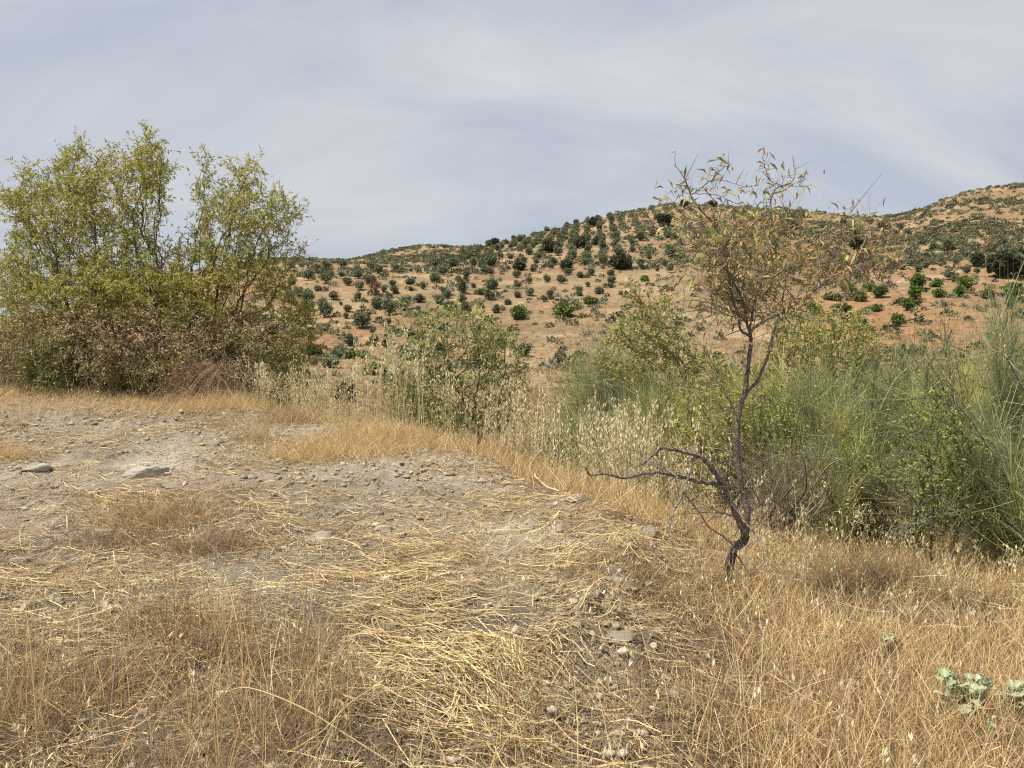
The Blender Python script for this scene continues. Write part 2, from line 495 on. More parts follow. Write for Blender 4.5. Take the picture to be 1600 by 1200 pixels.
def stub_trunk(name, seed, hgt):
    global rng
    keep = rng; rng = np.random.default_rng(seed)
    acc = Acc()
    for k in range(3):
        a = rng.random() * 6.28
        path = smooth_path([(0, 0, -0.12), (0.01, 0, 0.1 * hgt), (0.08 * math.cos(a), 0.08 * math.sin(a), 0.32 * hgt), (0.2 * math.cos(a), 0.2 * math.sin(a), 0.62 * hgt)], 3)
        V, F = tube(path, np.linspace(0.05, 0.012, len(path)), 6, 0.08)
        acc.add(V, F, pick([(.16, .12, .09)], 1))
    rng = keep
    return acc.mesh(name, M_BARK)

OLIVE = [(.165, .185, .105), (.20, .222, .13), (.13, .152, .082), (.225, .24, .15)]
DARK = [(.088, .098, .056), (.11, .12, .07), (.072, .082, .047)]
GREEN = [(.12, .18, .05), (.15, .21, .06), (.09, .14, .04)]
LIME = [(.21, .25, .075), (.25, .28, .10), (.16, .21, .065)]
GREY = [(.20, .20, .135), (.24, .225, .16), (.15, .16, .10)]
olive_crowns = [crown_mesh('crown', 100 + i, [0.85, 0.95, 1.1, 0.8, 0.9, 1.0, 0.75, 1.2][i], OLIVE, 420, 0.08, [5, 6, 4, 7, 6, 5, 6, 4][i]) for i in range(8)]
olive_trunks = [stub_trunk('trunk', 130 + i, 1.0) for i in range(3)]
dark_crowns = [crown_mesh('crown', 150 + i, [0.75, 0.7, 0.85][i], DARK, 650, 0.06, 9) for i in range(3)]
citrus_crowns = [crown_mesh('crown', 170 + i, [0.8, 0.9, 0.85][i], GREEN, 480, 0.075, 6) for i in range(3)]
lime_crowns = [crown_mesh('crown', 180 + i, [0.75, 0.6][i], LIME, 520, 0.075, 7) for i in range(2)]
grey_crowns = [crown_mesh('crown', 190 + i, [0.7, 0.8][i], GREY, 420, 0.07, 6) for i in range(2)]

def far_tree(name, px, py, wpx, crowns, label, cat, group=None, parts=True, loc=None, asp=None):
    p = ground_hit(px, py) if loc is None else np.array(loc)
    w = wpx / FPX * p[1] if loc is None else wpx
    hs = asp or (0.8 + 0.4 * random.random())
    me = random.choice(crowns)
    if parts:
        root = empty(name, tuple(p), label, cat, group)
        root.scale = (w, w, w * hs); root.rotation_euler = (0, 0, random.random() * 6.28)
        c = bpy.data.objects.new('crown', me); C.objects.link(c); c.parent = root
        t = bpy.data.objects.new('trunk', random.choice(olive_trunks)); C.objects.link(t); t.parent = root
        return root
    o = bpy.data.objects.new(name, me); C.objects.link(o)
    o.location = (p[0], p[1], p[2] - 0.02 * w)
    o.scale = (w * random.uniform(.85, 1.2), w * random.uniform(.85, 1.15), w * hs); o.rotation_euler = (0, 0, random.random() * 6.28)
    return tag(o, label, cat, group)

Z4 = [(145,540,70),(275,560,90),(380,515,45),(425,575,65),(497,530,50),(585,565,95),(212,615,50),(515,612,50),(690,625,40),(755,635,60),(745,580,45),
      (880,570,65),(875,615,35),(960,605,45),(1060,560,75),(1110,500,70),(1115,625,50),(1230,570,60),(1255,635,80),(1320,595,40),(1455,610,70),
      (1440,680,70),(85,655,60),(95,605,25),(325,680,65),(500,690,50),(630,735,85),(720,670,40),(740,705,30),(935,700,80),(1135,670,50),(1250,700,60),
      (150,700,90),(150,762,95),(245,740,60),(265,805,95),(140,820,50),(425,765,55),(415,815,45),(510,885,130),(720,790,95),(707,865,55),(835,755,80),
      (1085,710,70),(1150,775,110),(930,765,35),(1270,780,85),(1375,740,45),(1490,775,55),(1565,715,45),(605,925,40),(620,975,60),
      (440,1010,95),(380,1090,90),(500,490,50),(645,490,60),(590,460,50),(790,490,30),(400,450,60),(215,470,55),(270,460,60),(1395,395,45),(1445,440,70),
      (1400,490,45),(1450,490,45),(1320,440,45),(100,445,40),(30,575,50),(20,700,70),(375,720,20),(575,790,22),(1270,520,50),(1210,550,45),(880,480,25),(30,450,55)]
Z5 = [(75,625,70),(30,575,45),(35,670,45),(78,675,45),(85,790,75),(65,865,70),(258,705,60),(345,745,50),(263,780,50),(265,845,55),(360,835,50),
      (195,895,45),(117,955,50),(460,880,45),(500,840,50),(710,795,45),(712,835,40),(845,820,55),(765,770,40),(710,705,50),(580,745,65),(475,740,50),
      (620,690,60),(940,690,50),(945,740,60),(1210,580,35),(1320,625,45),(1360,670,50),(1265,660,25),(1440,470,55),(1345,420,60),
      (1375,560,70),(1355,520,60),(1140,620,50),(790,690,45),(1240,410,45),(1140,440,60)]
L_GROVE = 'rounded grey-green olive tree scattered over the open tan-orange slope of the near hillside'
for zx, zy, zw in Z4:
    far_tree('olive_tree', 450 + .21875 * zx, 320 + .21875 * zy, (.21875 * zw * 1.25 + 1), olive_crowns, L_GROVE, 'olive tree', 'olive trees scattered on the near slope', zw >= 60)
for zx, zy, zw in Z5:
    far_tree('olive_tree', 750 + .21875 * zx, 280 + .21875 * zy, (.21875 * zw * 1.25 + 1), olive_crowns, L_GROVE, 'olive tree', 'olive trees scattered on the near slope', zw >= 60)
z5 = lambda x, y: (750 + .21875 * x, 280 + .21875 * y)
for (zx, zy, zw, asp, lab) in [(1020, 640, 210, .8, 'biggest dark holm oak on the hill, at the foot of the planted rows'), (1325, 335, 150, .8, 'dark holm oak high on the hill just left of the bare almond tree'),
                               (490, 525, 120, 1.1, 'dark holm oak among the left end of the planted rows'), (720, 490, 115, 1.0, 'broad dark holm oak in the middle of the planted rows'),
                               (825, 468, 80, 1.0, 'smaller dark holm oak touching the broad one in the rows'), (285, 655, 115, .85, 'low dark oak below the left end of the planted rows'),
                               (620, 655, 115, .9, 'dark oak at the lower edge of the planted rows, left of the biggest oak'), (825, 330, 115, .75, 'spreading dark oak just under the ridge line'),
                               (105, 472, 75, .9, 'dark oak standing alone on the skyline dip'), (1460, 205, 80, 1.0, 'dark oak on the summit left of the bare almond twigs')]:
    px, py = z5(zx, zy)
    far_tree('holm_oak', px, py, .21875 * zw * 1.1, dark_crowns, lab, 'oak tree', 'dark holm oaks on the hill', True, None, asp)
far_tree('holm_oak', 1572, 434, 72, dark_crowns, 'large dark oak at the right edge below the scrubby hill', 'oak tree', 'dark holm oaks on the hill', True, None, 0.85)
far_tree('holm_oak', 1602, 430, 60, dark_crowns, 'dark oak cut by the right picture edge, beside the large oak', 'oak tree', 'dark holm oaks on the hill', True, None, 1.0)
far_tree('holm_oak', 1112, 323, 18, dark_crowns, 'small dark oak breaking the summit skyline behind the almond tree', 'oak tree', 'dark holm oaks on the hill', False)
far_tree('holm_oak', 1527, 417, 28, dark_crowns, 'small dark oak left of the large oak at the right edge', 'oak tree', 'dark holm oaks on the hill', False)
far_tree('holm_oak', 1340, 390, 28, dark_crowns, 'dark oak on the slope behind the brown leaves of the almond tree', 'oak tree', 'dark holm oaks on the hill', False)
px, py = z5(285, 998); far_tree('carob_tree', px, py, 34, citrus_crowns, 'dense dark green round tree at the foot of the olive slope', 'tree', None, True, None, 1.0)
px, py = z5(585, 985); far_tree('light_green_bush', px, py, 40, lime_crowns, 'light green loose bush right of the dense round tree', 'bush', None, True, None, 1.0)
px, py = z5(795, 890); far_tree('light_green_bush', px, py, 28, lime_crowns, 'low flat light green bush on the slope above the broom', 'bush', None, False, None, 0.7)
far_tree('light_green_bush', 752, 460, 19, lime_crowns, 'pale green loose bush among the olive trees', 'bush', None, False, None, .9)
far_tree('light_green_bush', 1007, 440, 17, lime_crowns, 'yellowish green bush just above the yellow shrub on the slope', 'bush', None, False, None, 1)
far_tree('evergreen_bush', 492, 557, 30, dark_crowns, 'dark evergreen bush beside the right edge of the big left shrub', 'bush', None, True, None, 1.1)
far_tree('evergreen_bush', 608, 545, 28, dark_crowns, 'dark green bush on the bare slope behind the middle almond shrub', 'bush', None, True, None, .9)
far_tree('grey_bush', 509, 517, 22, grey_crowns, 'grey-green bush low on the olive slope beside the big shrub', 'bush', None, False, None, .9)
far_tree('grey_bush', 875, 570, 26, grey_crowns, 'grey dried bush on the pale grassy slope left of the broom', 'bush', None, True, None, 1.3)
far_tree('grey_bush', 818, 558, 28, olive_crowns, 'olive-green bush behind the right side of the middle almond shrub', 'bush', None, True, None, 1.0)
far_tree('grey_bush', 640, 527, 32, grey_crowns, 'grey twiggy bush just above the middle almond shrub', 'bush', None, False, None, .6)
far_tree('evergreen_bush', 540, 628, 46, dark_crowns, 'round blackish evergreen bush on the valley floor seen over the oats', 'bush', None, True, None, 1.0)
far_tree('evergreen_bush', 475, 590, 26, dark_crowns, 'small dark bush under the right side of the big left shrub', 'bush', None, False, None, .9)
for k, (px, py, w) in enumerate([(520, 575, 40), (560, 560, 44), (640, 560, 60), (680, 548, 40), (590, 585, 50), (700, 600, 60)]):
    far_tree('valley_bush', px, py, w, [olive_crowns, lime_crowns, grey_crowns][k % 3], 'scrubby green bush at the valley bottom behind the oats', 'bush', 'bushes in the valley bottom', False, None, 0.6)

z3 = lambda x, y: (1150 + .3 * x, 260 + .3 * y)
for zx, zy, zw in [(930,697,80),(892,752,72),(735,757,66),(750,686,80),(485,697,72),(580,762,50),(400,757,66),(585,662,80),(640,702,90),(1305,692,80),(1165,682,62),
                   (1190,642,90),(1060,682,75),(840,834,72),(690,652,62),(940,640,92),(1455,690,100),(1430,742,64),(1040,630,70),(660,832,60)]:
    px, py = z3(zx, zy)
    far_tree('citrus_bush', px, py, .3 * zw * 1.08, citrus_crowns if zw != 90 else lime_crowns, 'rounded bright green citrus bush on the red soil terrace at right', 'bush', 'young citrus bushes on the red terrace', True)
for zx, zy, zw in [(1070,522,25),(985,532,36),(950,552,46),(1040,506,46),(1145,507,42),(1020,442,45),(1095,442,72),(975,497,26),(1200,557,52),(1255,557,42),(1145,602,52),
                   (1110,592,60),(525,447,36),(562,442,36),(522,480,36),(577,472,36),(270,417,32),(435,432,52),(360,382,26),(480,470,30),(420,380,40),(300,330,50),(200,420,40),
                   (620,360,46),(560,300,40),(700,300,40),(760,330,50),(860,330,46),(905,520,46),(870,540,40),(820,400,46),(330,450,36),(600,520,60),(520,560,60),(640,600,70)]:
    px, py = z3(zx, zy)
    far_tree('olive_tree', px, py, .3 * zw * 1.05, olive_crowns, 'dark olive bush on the slope between the almond tree and the right hill', 'olive tree', 'olive bushes under the right hill', False)

# olive rows planted straight up the big hill
def rows():
    r = random.Random(5); n = 0; rest = []
    for i in range(-3, 34):
        for j in range(0, 26):
            y = 196 + j * 6.4 + r.uniform(-1, 1)
            x = -8 + i * 4.6 + (y - 200) * 0.10 + r.uniform(-.5, .5)
            z = float(H(np.array([x]), np.array([y]), False)[0])
            px, py = pix(x, y, z)
            if not (560 < px < 1330) or y > 338: continue
            if px < 770 and (py > 432 or py > 424 - 0 * px): continue
            d = vnoise(np.array([x * .05]), np.array([y * .05]), 3)[0]
            keep = 0.72 if px > 790 else 0.62
            if 745 < px < 800: keep = 0.35
            if px > 1090: keep = 0.38
            if r.random() > keep * (0.55 + 0.8 * d): continue
            w = r.uniform(2.2, 3.4)
            if n < 175:
                lab = ('olive tree in the straight rows planted up the big hill', 'olive trees in rows on the big hill') if px > 775 else ('olive tree of the dense small grove on the low skyline hump', 'olive trees on the low hump')
                far_tree('olive_tree', 0, 0, w, olive_crowns, lab[0], 'olive tree', lab[1], False, (x, y, z), r.uniform(.85, 1.2)); n += 1
            else: rest.append((x, y, z, w))
    print('rows', n, len(rest))
    return rest
REST = rows()

# scrub and dry tufts over the hills: nobody could count them
def scrub():
    acc = Acc()
    n = 30000
    D = np.sqrt(rng.uniform(60 ** 2, 352 ** 2, n)); px0 = rng.uniform(380, 1700, n)
    X = (px0 - 800) / FPX * D
    Z = H(X, D, False); px, py = pix(X, D, Z)
    cl = fbm(X, D, 0.035, 3, 201)
    prob = np.full(n, 0.02) + .09 * (D < 210)
    prob = np.where((px > 1370) & (py < 425 - 0.12 * (px - 1370)), 0.70 * sstep(-0.16, 0.06, cl) + 0.16, prob)
    prob = np.where((px > 1080) & (px <= 1370) & (py < 428), 0.55 * sstep(-.14, .08, cl) + .12, prob)
    prob = np.where((px > 780) & (px <= 1080) & (py < 425), 0.15, prob)
    prob = np.where((px > 560) & (px < 790) & (py < 428) & (py > 385), 0.45 * sstep(-0.1, 0.15, cl) + .1, prob)
    prob = np.where((px < 560) & (py < 430), 0.2, prob)
    prob = np.where((px > 780) & (px < 960) & (D < 95), 0.08, prob)
    k = rng.random(n) < prob
    X, D, Z, px = X[k], D[k], Z[k], px[k]
    m = len(X)
    print('scrub', m)
    w = rng.uniform(0.6, 1.3, m) + 1.6 * rng.random(m) ** 3; q = 40
    cols = np.array(OLIVE + GREY + DARK + [(.26, .19, .10)])
    cc = cols[rng.integers(0, len(cols), m)]
    ctr = np.stack([X, D, Z], 1)
    for (x, y, z, ww) in REST:
        ctr = np.vstack([ctr, (x, y, z)]); w = np.append(w, ww); cc = np.vstack([cc, OLIVE[0]])
    m = len(ctr)
    d = rdir(m * q); d[:, 2] = np.abs(d[:, 2])
    ww = np.repeat(w, q)
    p = np.repeat(ctr, q, 0) + d * ww[:, None] * 0.5 * np.cbrt(rng.random((m * q, 1))) * np.array([1, 1, .85])
    V, F, c = leaves(p, unit(d + .8 * rng.normal(size=d.shape)), ww * .3, ww * .22, np.repeat(cc, q, 0) * (1 + .2 * rng.normal(size=(m * q, 1))).clip(.5, 1.6))
    acc.add(V, F, c)
    o = add_obj('hillside_scrub', acc.mesh('hillside_scrub', M_FAR))
    tag(o, 'low grey-green scrub clumps covering the right hill and the low hump', 'scrub', kind='stuff')
scrub()

def hill_grass():
    """dry grass tufts on the middle distance slopes"""
    acc = Acc(); n = 34000
    D = np.exp(rng.uniform(math.log(19), math.log(130), n)); px0 = rng.uniform(380, 2150, n)
    X = (px0 - 800) / FPX * D
    Z = H(X, D, False)
    g = fbm(X, D, 0.12, 3, 211)
    k = rng.random(n) < 0.25 + 1.6 * np.clip(g + .1, 0, 1) + .4 * (D < 60)
    X, D, Z = X[k], D[k], Z[k]; m = len(X); q = 9
    B = np.repeat(np.stack([X, D, Z], 1), q, 0) + rng.normal(size=(m * q, 3)) * np.array([.12, .12, 0])
    dd = unit(rng.normal(size=(m * q, 3)) * np.array([.5, .5, .2]) + np.array([0, 0, 1]))
    V, F, c, _ = ribbons(B, dd, rng.normal(size=(m * q, 3)) * .2, rng.uniform(.15, .4, m * q), .02 + .0006 * np.repeat(D, q), 2,
                         pick([(.38, .27, .14), (.32, .22, .115), (.43, .33, .18), (.27, .20, .12)], m * q))
    acc.add(V, F, c)
    tag(add_obj('hillside_grass', acc.mesh('hillside_grass', M_STRAW)), 'short dry grass tufts on the slopes beyond the bank', 'grass', kind='stuff')
hill_grass()

# dead tree on the slope
def dead_tree():
    p = ground_hit(586, 462)
    root = empty('dead_tree', tuple(p), 'small leafless reddish-brown dead tree among the olives on the slope', 'tree')
    acc = Acc(); s = 26 / FPX * p[1]
    for k in range(12):
        a = k * 2.4; r = random.uniform(.25, .55)
        path = smooth_path([(0, 0, -.1), (0, 0, .25), (r * .5 * math.cos(a), r * .5 * math.sin(a), .5), (r * math.cos(a), r * math.sin(a), random.uniform(.6, .95))], 3) * s
        V, F = tube(path, np.linspace(.05, .008, len(path)) * s, 5, .1); acc.add(V, F, pick([(.2, .12, .08)], 1))
    add_obj('trunk', acc.mesh('trunk', M_BARK), root)
    acc = Acc(); n = 260
    d = rdir(n); d[:, 2] = abs(d[:, 2])
    V, F, c, _ = ribbons(np.array([0, 0, .45 * s]) + d * s * .2, unit(d + .4 * rng.normal(size=d.shape)), rng.normal(size=d.shape) * .1, .3 * s, .022 * s, 2, pick([(.26, .16, .10)], n))
    acc.add(V, F, c); add_obj('twigs', acc.mesh('twigs', M_BARK), root)
dead_tree()

# ------------------------------------------------------------------ branching shrubs
def colonize(attr, roots, step, infl, kill, iters=120, trop=0.05):
    """branches that grow towards the places the crown fills; returns nodes, parents"""
    N = [np.array(r, float) for r in roots]; par = [-1] * len(N)
    attr = np.array(attr); alive = np.ones(len(attr), bool)
    bd = np.full(len(attr), 1e9); bi = np.zeros(len(attr), int)
    def upd(i0):
        for i in range(i0, len(N)):
            d = np.linalg.norm(attr - N[i], axis=1); m = d < bd
            bd[m] = d[m]; bi[m] = i
    upd(0)
    for it in range(iters):
        act = alive & (bd < infl)
        if not act.any():
            act = alive & (bd < bd[alive].min() + step) if alive.any() else act
        if not act.any(): break
        idx = np.unique(bi[act]); i0 = len(N)
        for i in idx:
            a = attr[act & (bi == i)]
            v = unit(a - N[i]).sum(0); v = v / max(np.linalg.norm(v), 1e-6)
            v = v + rng.normal(size=3) * .22 + np.array([0, 0, trop]); v /= np.linalg.norm(v)
            q = N[i] + v * step
            N.append(q); par.append(int(i))
        upd(i0)
        alive &= bd > kill
        if len(N) > 8000: break
    return np.array(N), np.array(par)

def radii(N, par, tip, pw=2.3):
    r = np.zeros(len(N)); ch = np.zeros(len(N))
    for i in range(len(N) - 1, -1, -1):
        if r[i] == 0: r[i] = tip ** pw
        if par[i] >= 0: r[par[i]] += r[i]
    return r ** (1 / pw)

def ell_points(lobes, n, Y, dep, hollow=0.35):
    """points inside crown lobes given as picture ellipses (column, row, half width, half height) at distance Y"""
    lobes = np.array(lobes, float); wgt = np.maximum(lobes[:, 2] * lobes[:, 3], 260); wgt /= wgt.sum()
    k = rng.choice(len(lobes), n, p=wgt)
    d = rdir(n) * (hollow + (1 - hollow) * np.cbrt(rng.random((n, 1))))
    out = np.zeros((n, 3))
    for i in range(n):
        c = lobes[k[i]]
        yy = Y + d[i, 1] * dep * (c[2] / 100.0) ** .5 + (c[4] if len(c) > 4 else 0)
        out[i] = P(c[0] + d[i, 0] * c[2], c[1] - d[i, 2] * c[3], yy)
    return out

def leafy_shrub(root, N, par, tipr, bark, leafcols, p=None, L=(.035, .06), W=.012, per=9, thin=2.6, spread=.7, twig=.10, name_f='foliage', density=None, maxr=None):
    o = np.array(root.location)
    r = radii(N, par, tipr)
    if maxr: r = np.minimum(r, maxr)
    m = par >= 0
    V, F = tube_edges(N[par[m]], N[m], np.minimum(r[par[m]], r[m] * 1.6), r[m], 6)
    acc = Acc(); acc.add(V - o, F, np.array(bark))
    fine = np.nonzero(m & (r < tipr * thin))[0]
    # twigs
    k = np.repeat(fine, 2)
    if density is not None: k = k[rng.random(len(k)) < density(N[k])]
    d0 = unit(N[k] - N[par[k]])
    td = unit(d0 + spread * rng.normal(size=d0.shape) + np.array([0, 0, .15]))
    tl = twig * (0.5 + rng.random(len(k)))
    tb = rng.normal(size=td.shape) * .15
    V, F, c, _ = ribbons(N[k], td, tb, tl, tipr * 1.1, 2, np.array(bark))
    acc.add(V - o, F, c)
    add_obj('trunk', acc.mesh('trunk', M_BARK), root)
    lf = Acc()
    kk = np.repeat(np.arange(len(k)), per); t = rng.random(len(kk))[:, None]
    pt = N[k][kk] + tl[kk][:, None] * (td[kk] * t + tb[kk] * t * t)
    ld = unit(td[kk] + .75 * rng.normal(size=(len(kk), 3)) + np.array([0, 0, .05]))
    V, F, c = leaves(pt, ld, rng.uniform(L[0], L[1], len(kk)), W * rng.uniform(.7, 1.3, len(kk)), pick(leafcols, len(kk), .18, p), .2, .2)
    lf.add(V - o, F, c)
    add_obj(name_f, lf.mesh(name_f, M_LEAF), root)
    return r

ALM = [(.37, .35, .075), (.29, .30, .065), (.46, .38, .115), (.18, .21, .05), (.52, .39, .18), (.40, .40, .11)]
# big shrub on the left of the bank
YB = 12.6
base = P(235, 612, YB)
big = empty('large_almond_shrub', (base[0], base[1], H1(base[0], base[1])), 'large spreading almond shrub with yellow-green leaves on the left of the bank', 'shrub')
lob = [(90, 330, 85, 65, 0), (190, 300, 85, 85, 0), (235, 250, 36, 55, 0), (125, 262, 45, 45, .2), (55, 400, 62, 60, .3), (180, 400, 100, 70, 0), (350, 345, 62, 75, -.2),
       (395, 330, 60, 60, 0), (430, 345, 35, 45, 0), (328, 300, 34, 55, .1), (330, 410, 90, 55, 0), (395, 410, 60, 45, .2), (445, 375, 32, 14, 0), (60, 470, 70, 50, .2), (250, 480, 150, 60, .1),
       (420, 480, 60, 60, .2), (445, 540, 55, 40, .3), (25, 300, 30, 10, 0), (232, 205, 7, 20, 0), (385, 250, 26, 14, 0), (20, 440, 40, 60, .3), (120, 215, 14, 18, 0), (460, 500, 30, 40, .3), (300, 450, 110, 40, -.2), (130, 450, 100, 40, -.2), (200, 430, 120, 50, -.3), (380, 545, 80, 40, 0), (240, 195, 3, 8, 0), (128, 212, 4, 12, 0), (100, 235, 5, 16, 0), (175, 225, 5, 18, 0), (205, 215, 4, 16, 0), (320, 235, 4, 22, 0), (365, 240, 5, 14, 0), (400, 238, 10, 8, 0), (8, 285, 10, 5, 0), (440, 300, 10, 8, 0), (470, 385, 14, 6, 0), (463, 330, 5, 8, 0), (40, 250, 8, 6, 0)]
lob = [(c[0], c[1] + (19 if c[1] < 300 else 10 if c[1] < 420 else 0), c[2] * .87, c[3] * .87, c[4]) for c in lob] + [(100, 525, 45, 35, -.1), (300, 535, 60, 35, -.2), (430, 565, 45, 28, 0), (20, 500, 30, 40, 0)]
att = ell_points(lob, 5200, YB, 1.15)
rts = [P(px, py, YB + dy) for px, py, dy in [(205, 600, 0), (235, 600, .2), (265, 600, -.1), (150, 595, .3), (300, 600, .2)]]
for r_ in rts: r_[2] = H1(r_[0], r_[1]) - .05
N_, par_ = colonize(att, rts, .09, .9, .125, 160)
print('big shrub nodes', len(N_))
leafy_shrub(big, N_, par_, .0035, (.10, .08, .065), ALM, [.3, .26, .16, .10, .06, .12], (.06, .105), .019, 12, 2.9, .8, .24, maxr=.045, density=lambda q: .44 + .56 * sstep(-.12, .1, fbm(q[:, 0], q[:, 2], 2.2, 3, 401)))

def bramble(name, label, lobes, Y, dep, nst, nlf, stemcols, leafcols, seeds=0, leafL=.04, cat='shrub'):
    """tangle of thin arching stems rising from the ground with small leaves"""
    xs = np.array([P(l[0], l[1], Y)[0] for l in lobes])
    root = empty(name, (float(xs.mean()), Y, H1(float(xs.mean()), Y)), label, cat)
    o = np.array(root.location)
    E = ell_points(lobes, nst, Y, dep, .2)
    bx = E[:, 0] + rng.normal(0, .35, nst); by = E[:, 1] + rng.normal(0, .25, nst)
    B = np.stack([bx, by, H(bx, by) - .02], 1)
    V0 = E - B; up = np.array([0, 0, 1.0]) * (.5 * np.linalg.norm(V0, axis=1, keepdims=True))
    acc = Acc()
    V, F, c, PP = ribbons(B, V0 + up, -up + rng.normal(size=V0.shape) * .08, 1.0, .005 + .004 * rng.random(nst), 6, pick(stemcols, nst), tip=.4)
    acc.add(V - o, F, c)
    k = rng.integers(0, nst, nst * 6); s = rng.integers(2, 7, nst * 6)
    b2 = PP[k, s]
    V, F, c, P2 = ribbons(b2, unit(rdir(len(k)) + np.array([0, 0, .3])), rng.normal(size=b2.shape) * .3, rng.uniform(.1, .35, len(k)), .0045, 3, pick(stemcols, len(k)), tip=.5)
    acc.add(V - o, F, c)
    add_obj('stems', acc.mesh('stems', M_BARK), root)
    lf = Acc()
    wq = .12 + sstep(-.08, .14, fbm(P2[:, 2, 0], P2[:, 2, 2], 2.6, 3, 411)); wq /= wq.sum()
    k2 = rng.choice(len(P2), nlf, p=wq); s2 = rng.integers(0, 4, nlf)
    # each clump leans to one of the colours
    lc = np.array(leafcols); u = np.clip((fbm(P2[k2, 0, 0], P2[k2, 0, 2], 1.8, 3, 412) * 1.8 + .5 + rng.normal(0, .22, nlf)) * len(lc), 0, len(lc) - 1).astype(int)
    V, F, c = leaves(P2[k2, s2] + rng.normal(size=(nlf, 3)) * .02, rdir(nlf), leafL * rng.uniform(.6, 1.5, nlf), leafL * .4, lc[u] * (1 + .2 * rng.normal(size=(nlf, 1))).clip(.5, 1.5))
    lf.add(V - o, F, c)
    if seeds:
        k3 = rng.integers(0, len(P2), seeds)
        k3 = np.repeat(k3, 5)
        V, F, c = leaves(P2[k3, 3] + rng.normal(size=(len(k3), 3)) * .012, rdir(len(k3)), .035, .022, pick([(.55, .45, .32), (.62, .55, .42)], len(k3)))
        lf.add(V - o, F, c)
    add_obj('foliage', lf.mesh('foliage', M_LEAF), root)
    return root

DEADC = [(.16, .12, .085), (.22, .17, .12), (.12, .09, .07), (.28, .22, .15)]
bramble('bramble_thicket', 'dark tangled thicket with pale seed tufts under the big almond shrub', [(130, 560, 130, 60), (250, 560, 120, 60), (330, 560, 90, 55), (430, 575, 60, 40), (200, 520, 180, 50), (60, 500, 70, 40), (380, 520, 90, 50)], 12.0, .8, 800, 46000,
        DEADC, [(.16, .17, .055), (.27, .27, .085), (.34, .30, .10), (.22, .17, .09), (.40, .31, .16), (.52, .40, .25)], 700, .05)
bramble('green_weed_clump', 'green low weed clump at the left picture edge beside the thicket', [(20, 545, 50, 40), (60, 560, 40, 30)], 12.6, .5, 300, 5000, [(.2, .17, .1)], [(.16, .17, .05), (.22, .2, .07), (.3, .24, .12)])
bramble('dry_herb_clump', 'pinkish brown dried herb clump in front of the thicket', [(320, 590, 40, 28), (300, 600, 30, 20)], 11.2, .4, 420, 2500, [(.34, .24, .15), (.28, .19, .13), (.4, .29, .18)], [(.40, .30, .19), (.34, .23, .15)], 0, .02)
bramble('green_weed_clump', 'soft green weed clump between the big shrub and the valley bush', [(450, 618, 45, 28), (440, 635, 30, 20)], 11.8, .4, 420, 6000, [(.17, .17, .07)], [(.13, .17, .045), (.17, .2, .06), (.22, .22, .09)], 0, .035)

# middle almond shrub behind the oats
YM = 9.6
bm = P(745, 700, YM)
mid = empty('almond_shrub', (bm[0], bm[1], H1(bm[0], bm[1])), 'mid-sized almond shrub with drooping yellow-green leaves behind the oats in the middle', 'shrub')
lob = [(690, 520, 50, 32), (720, 510, 45, 28), (655, 510, 26, 18), (640, 560, 40, 40), (720, 570, 70, 45), (780, 560, 40, 45), (770, 530, 26, 22), (755, 500, 20, 10), (705, 492, 20, 8), (800, 590, 28, 30), (640, 610, 40, 30), (690, 620, 60, 40), (770, 615, 40, 30), (630, 480, 6, 10), (680, 650, 70, 30), (760, 650, 60, 28)]
att = ell_points(lob, 1700, YM, .8)
rts = [np.array([mid.location.x + dx, YM + dy, mid.location.z - .05]) for dx, dy in [(0, 0), (-.1, .1), (.08, .05)]]
N_, par_ = colonize(att, rts, .07, .6, .10, 120)
leafy_shrub(mid, N_, par_, .003, (.13, .11, .09), [(.26, .30, .085), (.19, .23, .07), (.34, .35, .12), (.48, .39, .22), (.14, .18, .055)], [.34, .22, .24, .12, .08], (.06, .10), .019, 7, 2.6, .8, .18, maxr=.025, density=lambda q: .42 + .58 * sstep(-.1, .1, fbm(q[:, 0], q[:, 2], 3.0, 3, 402)))

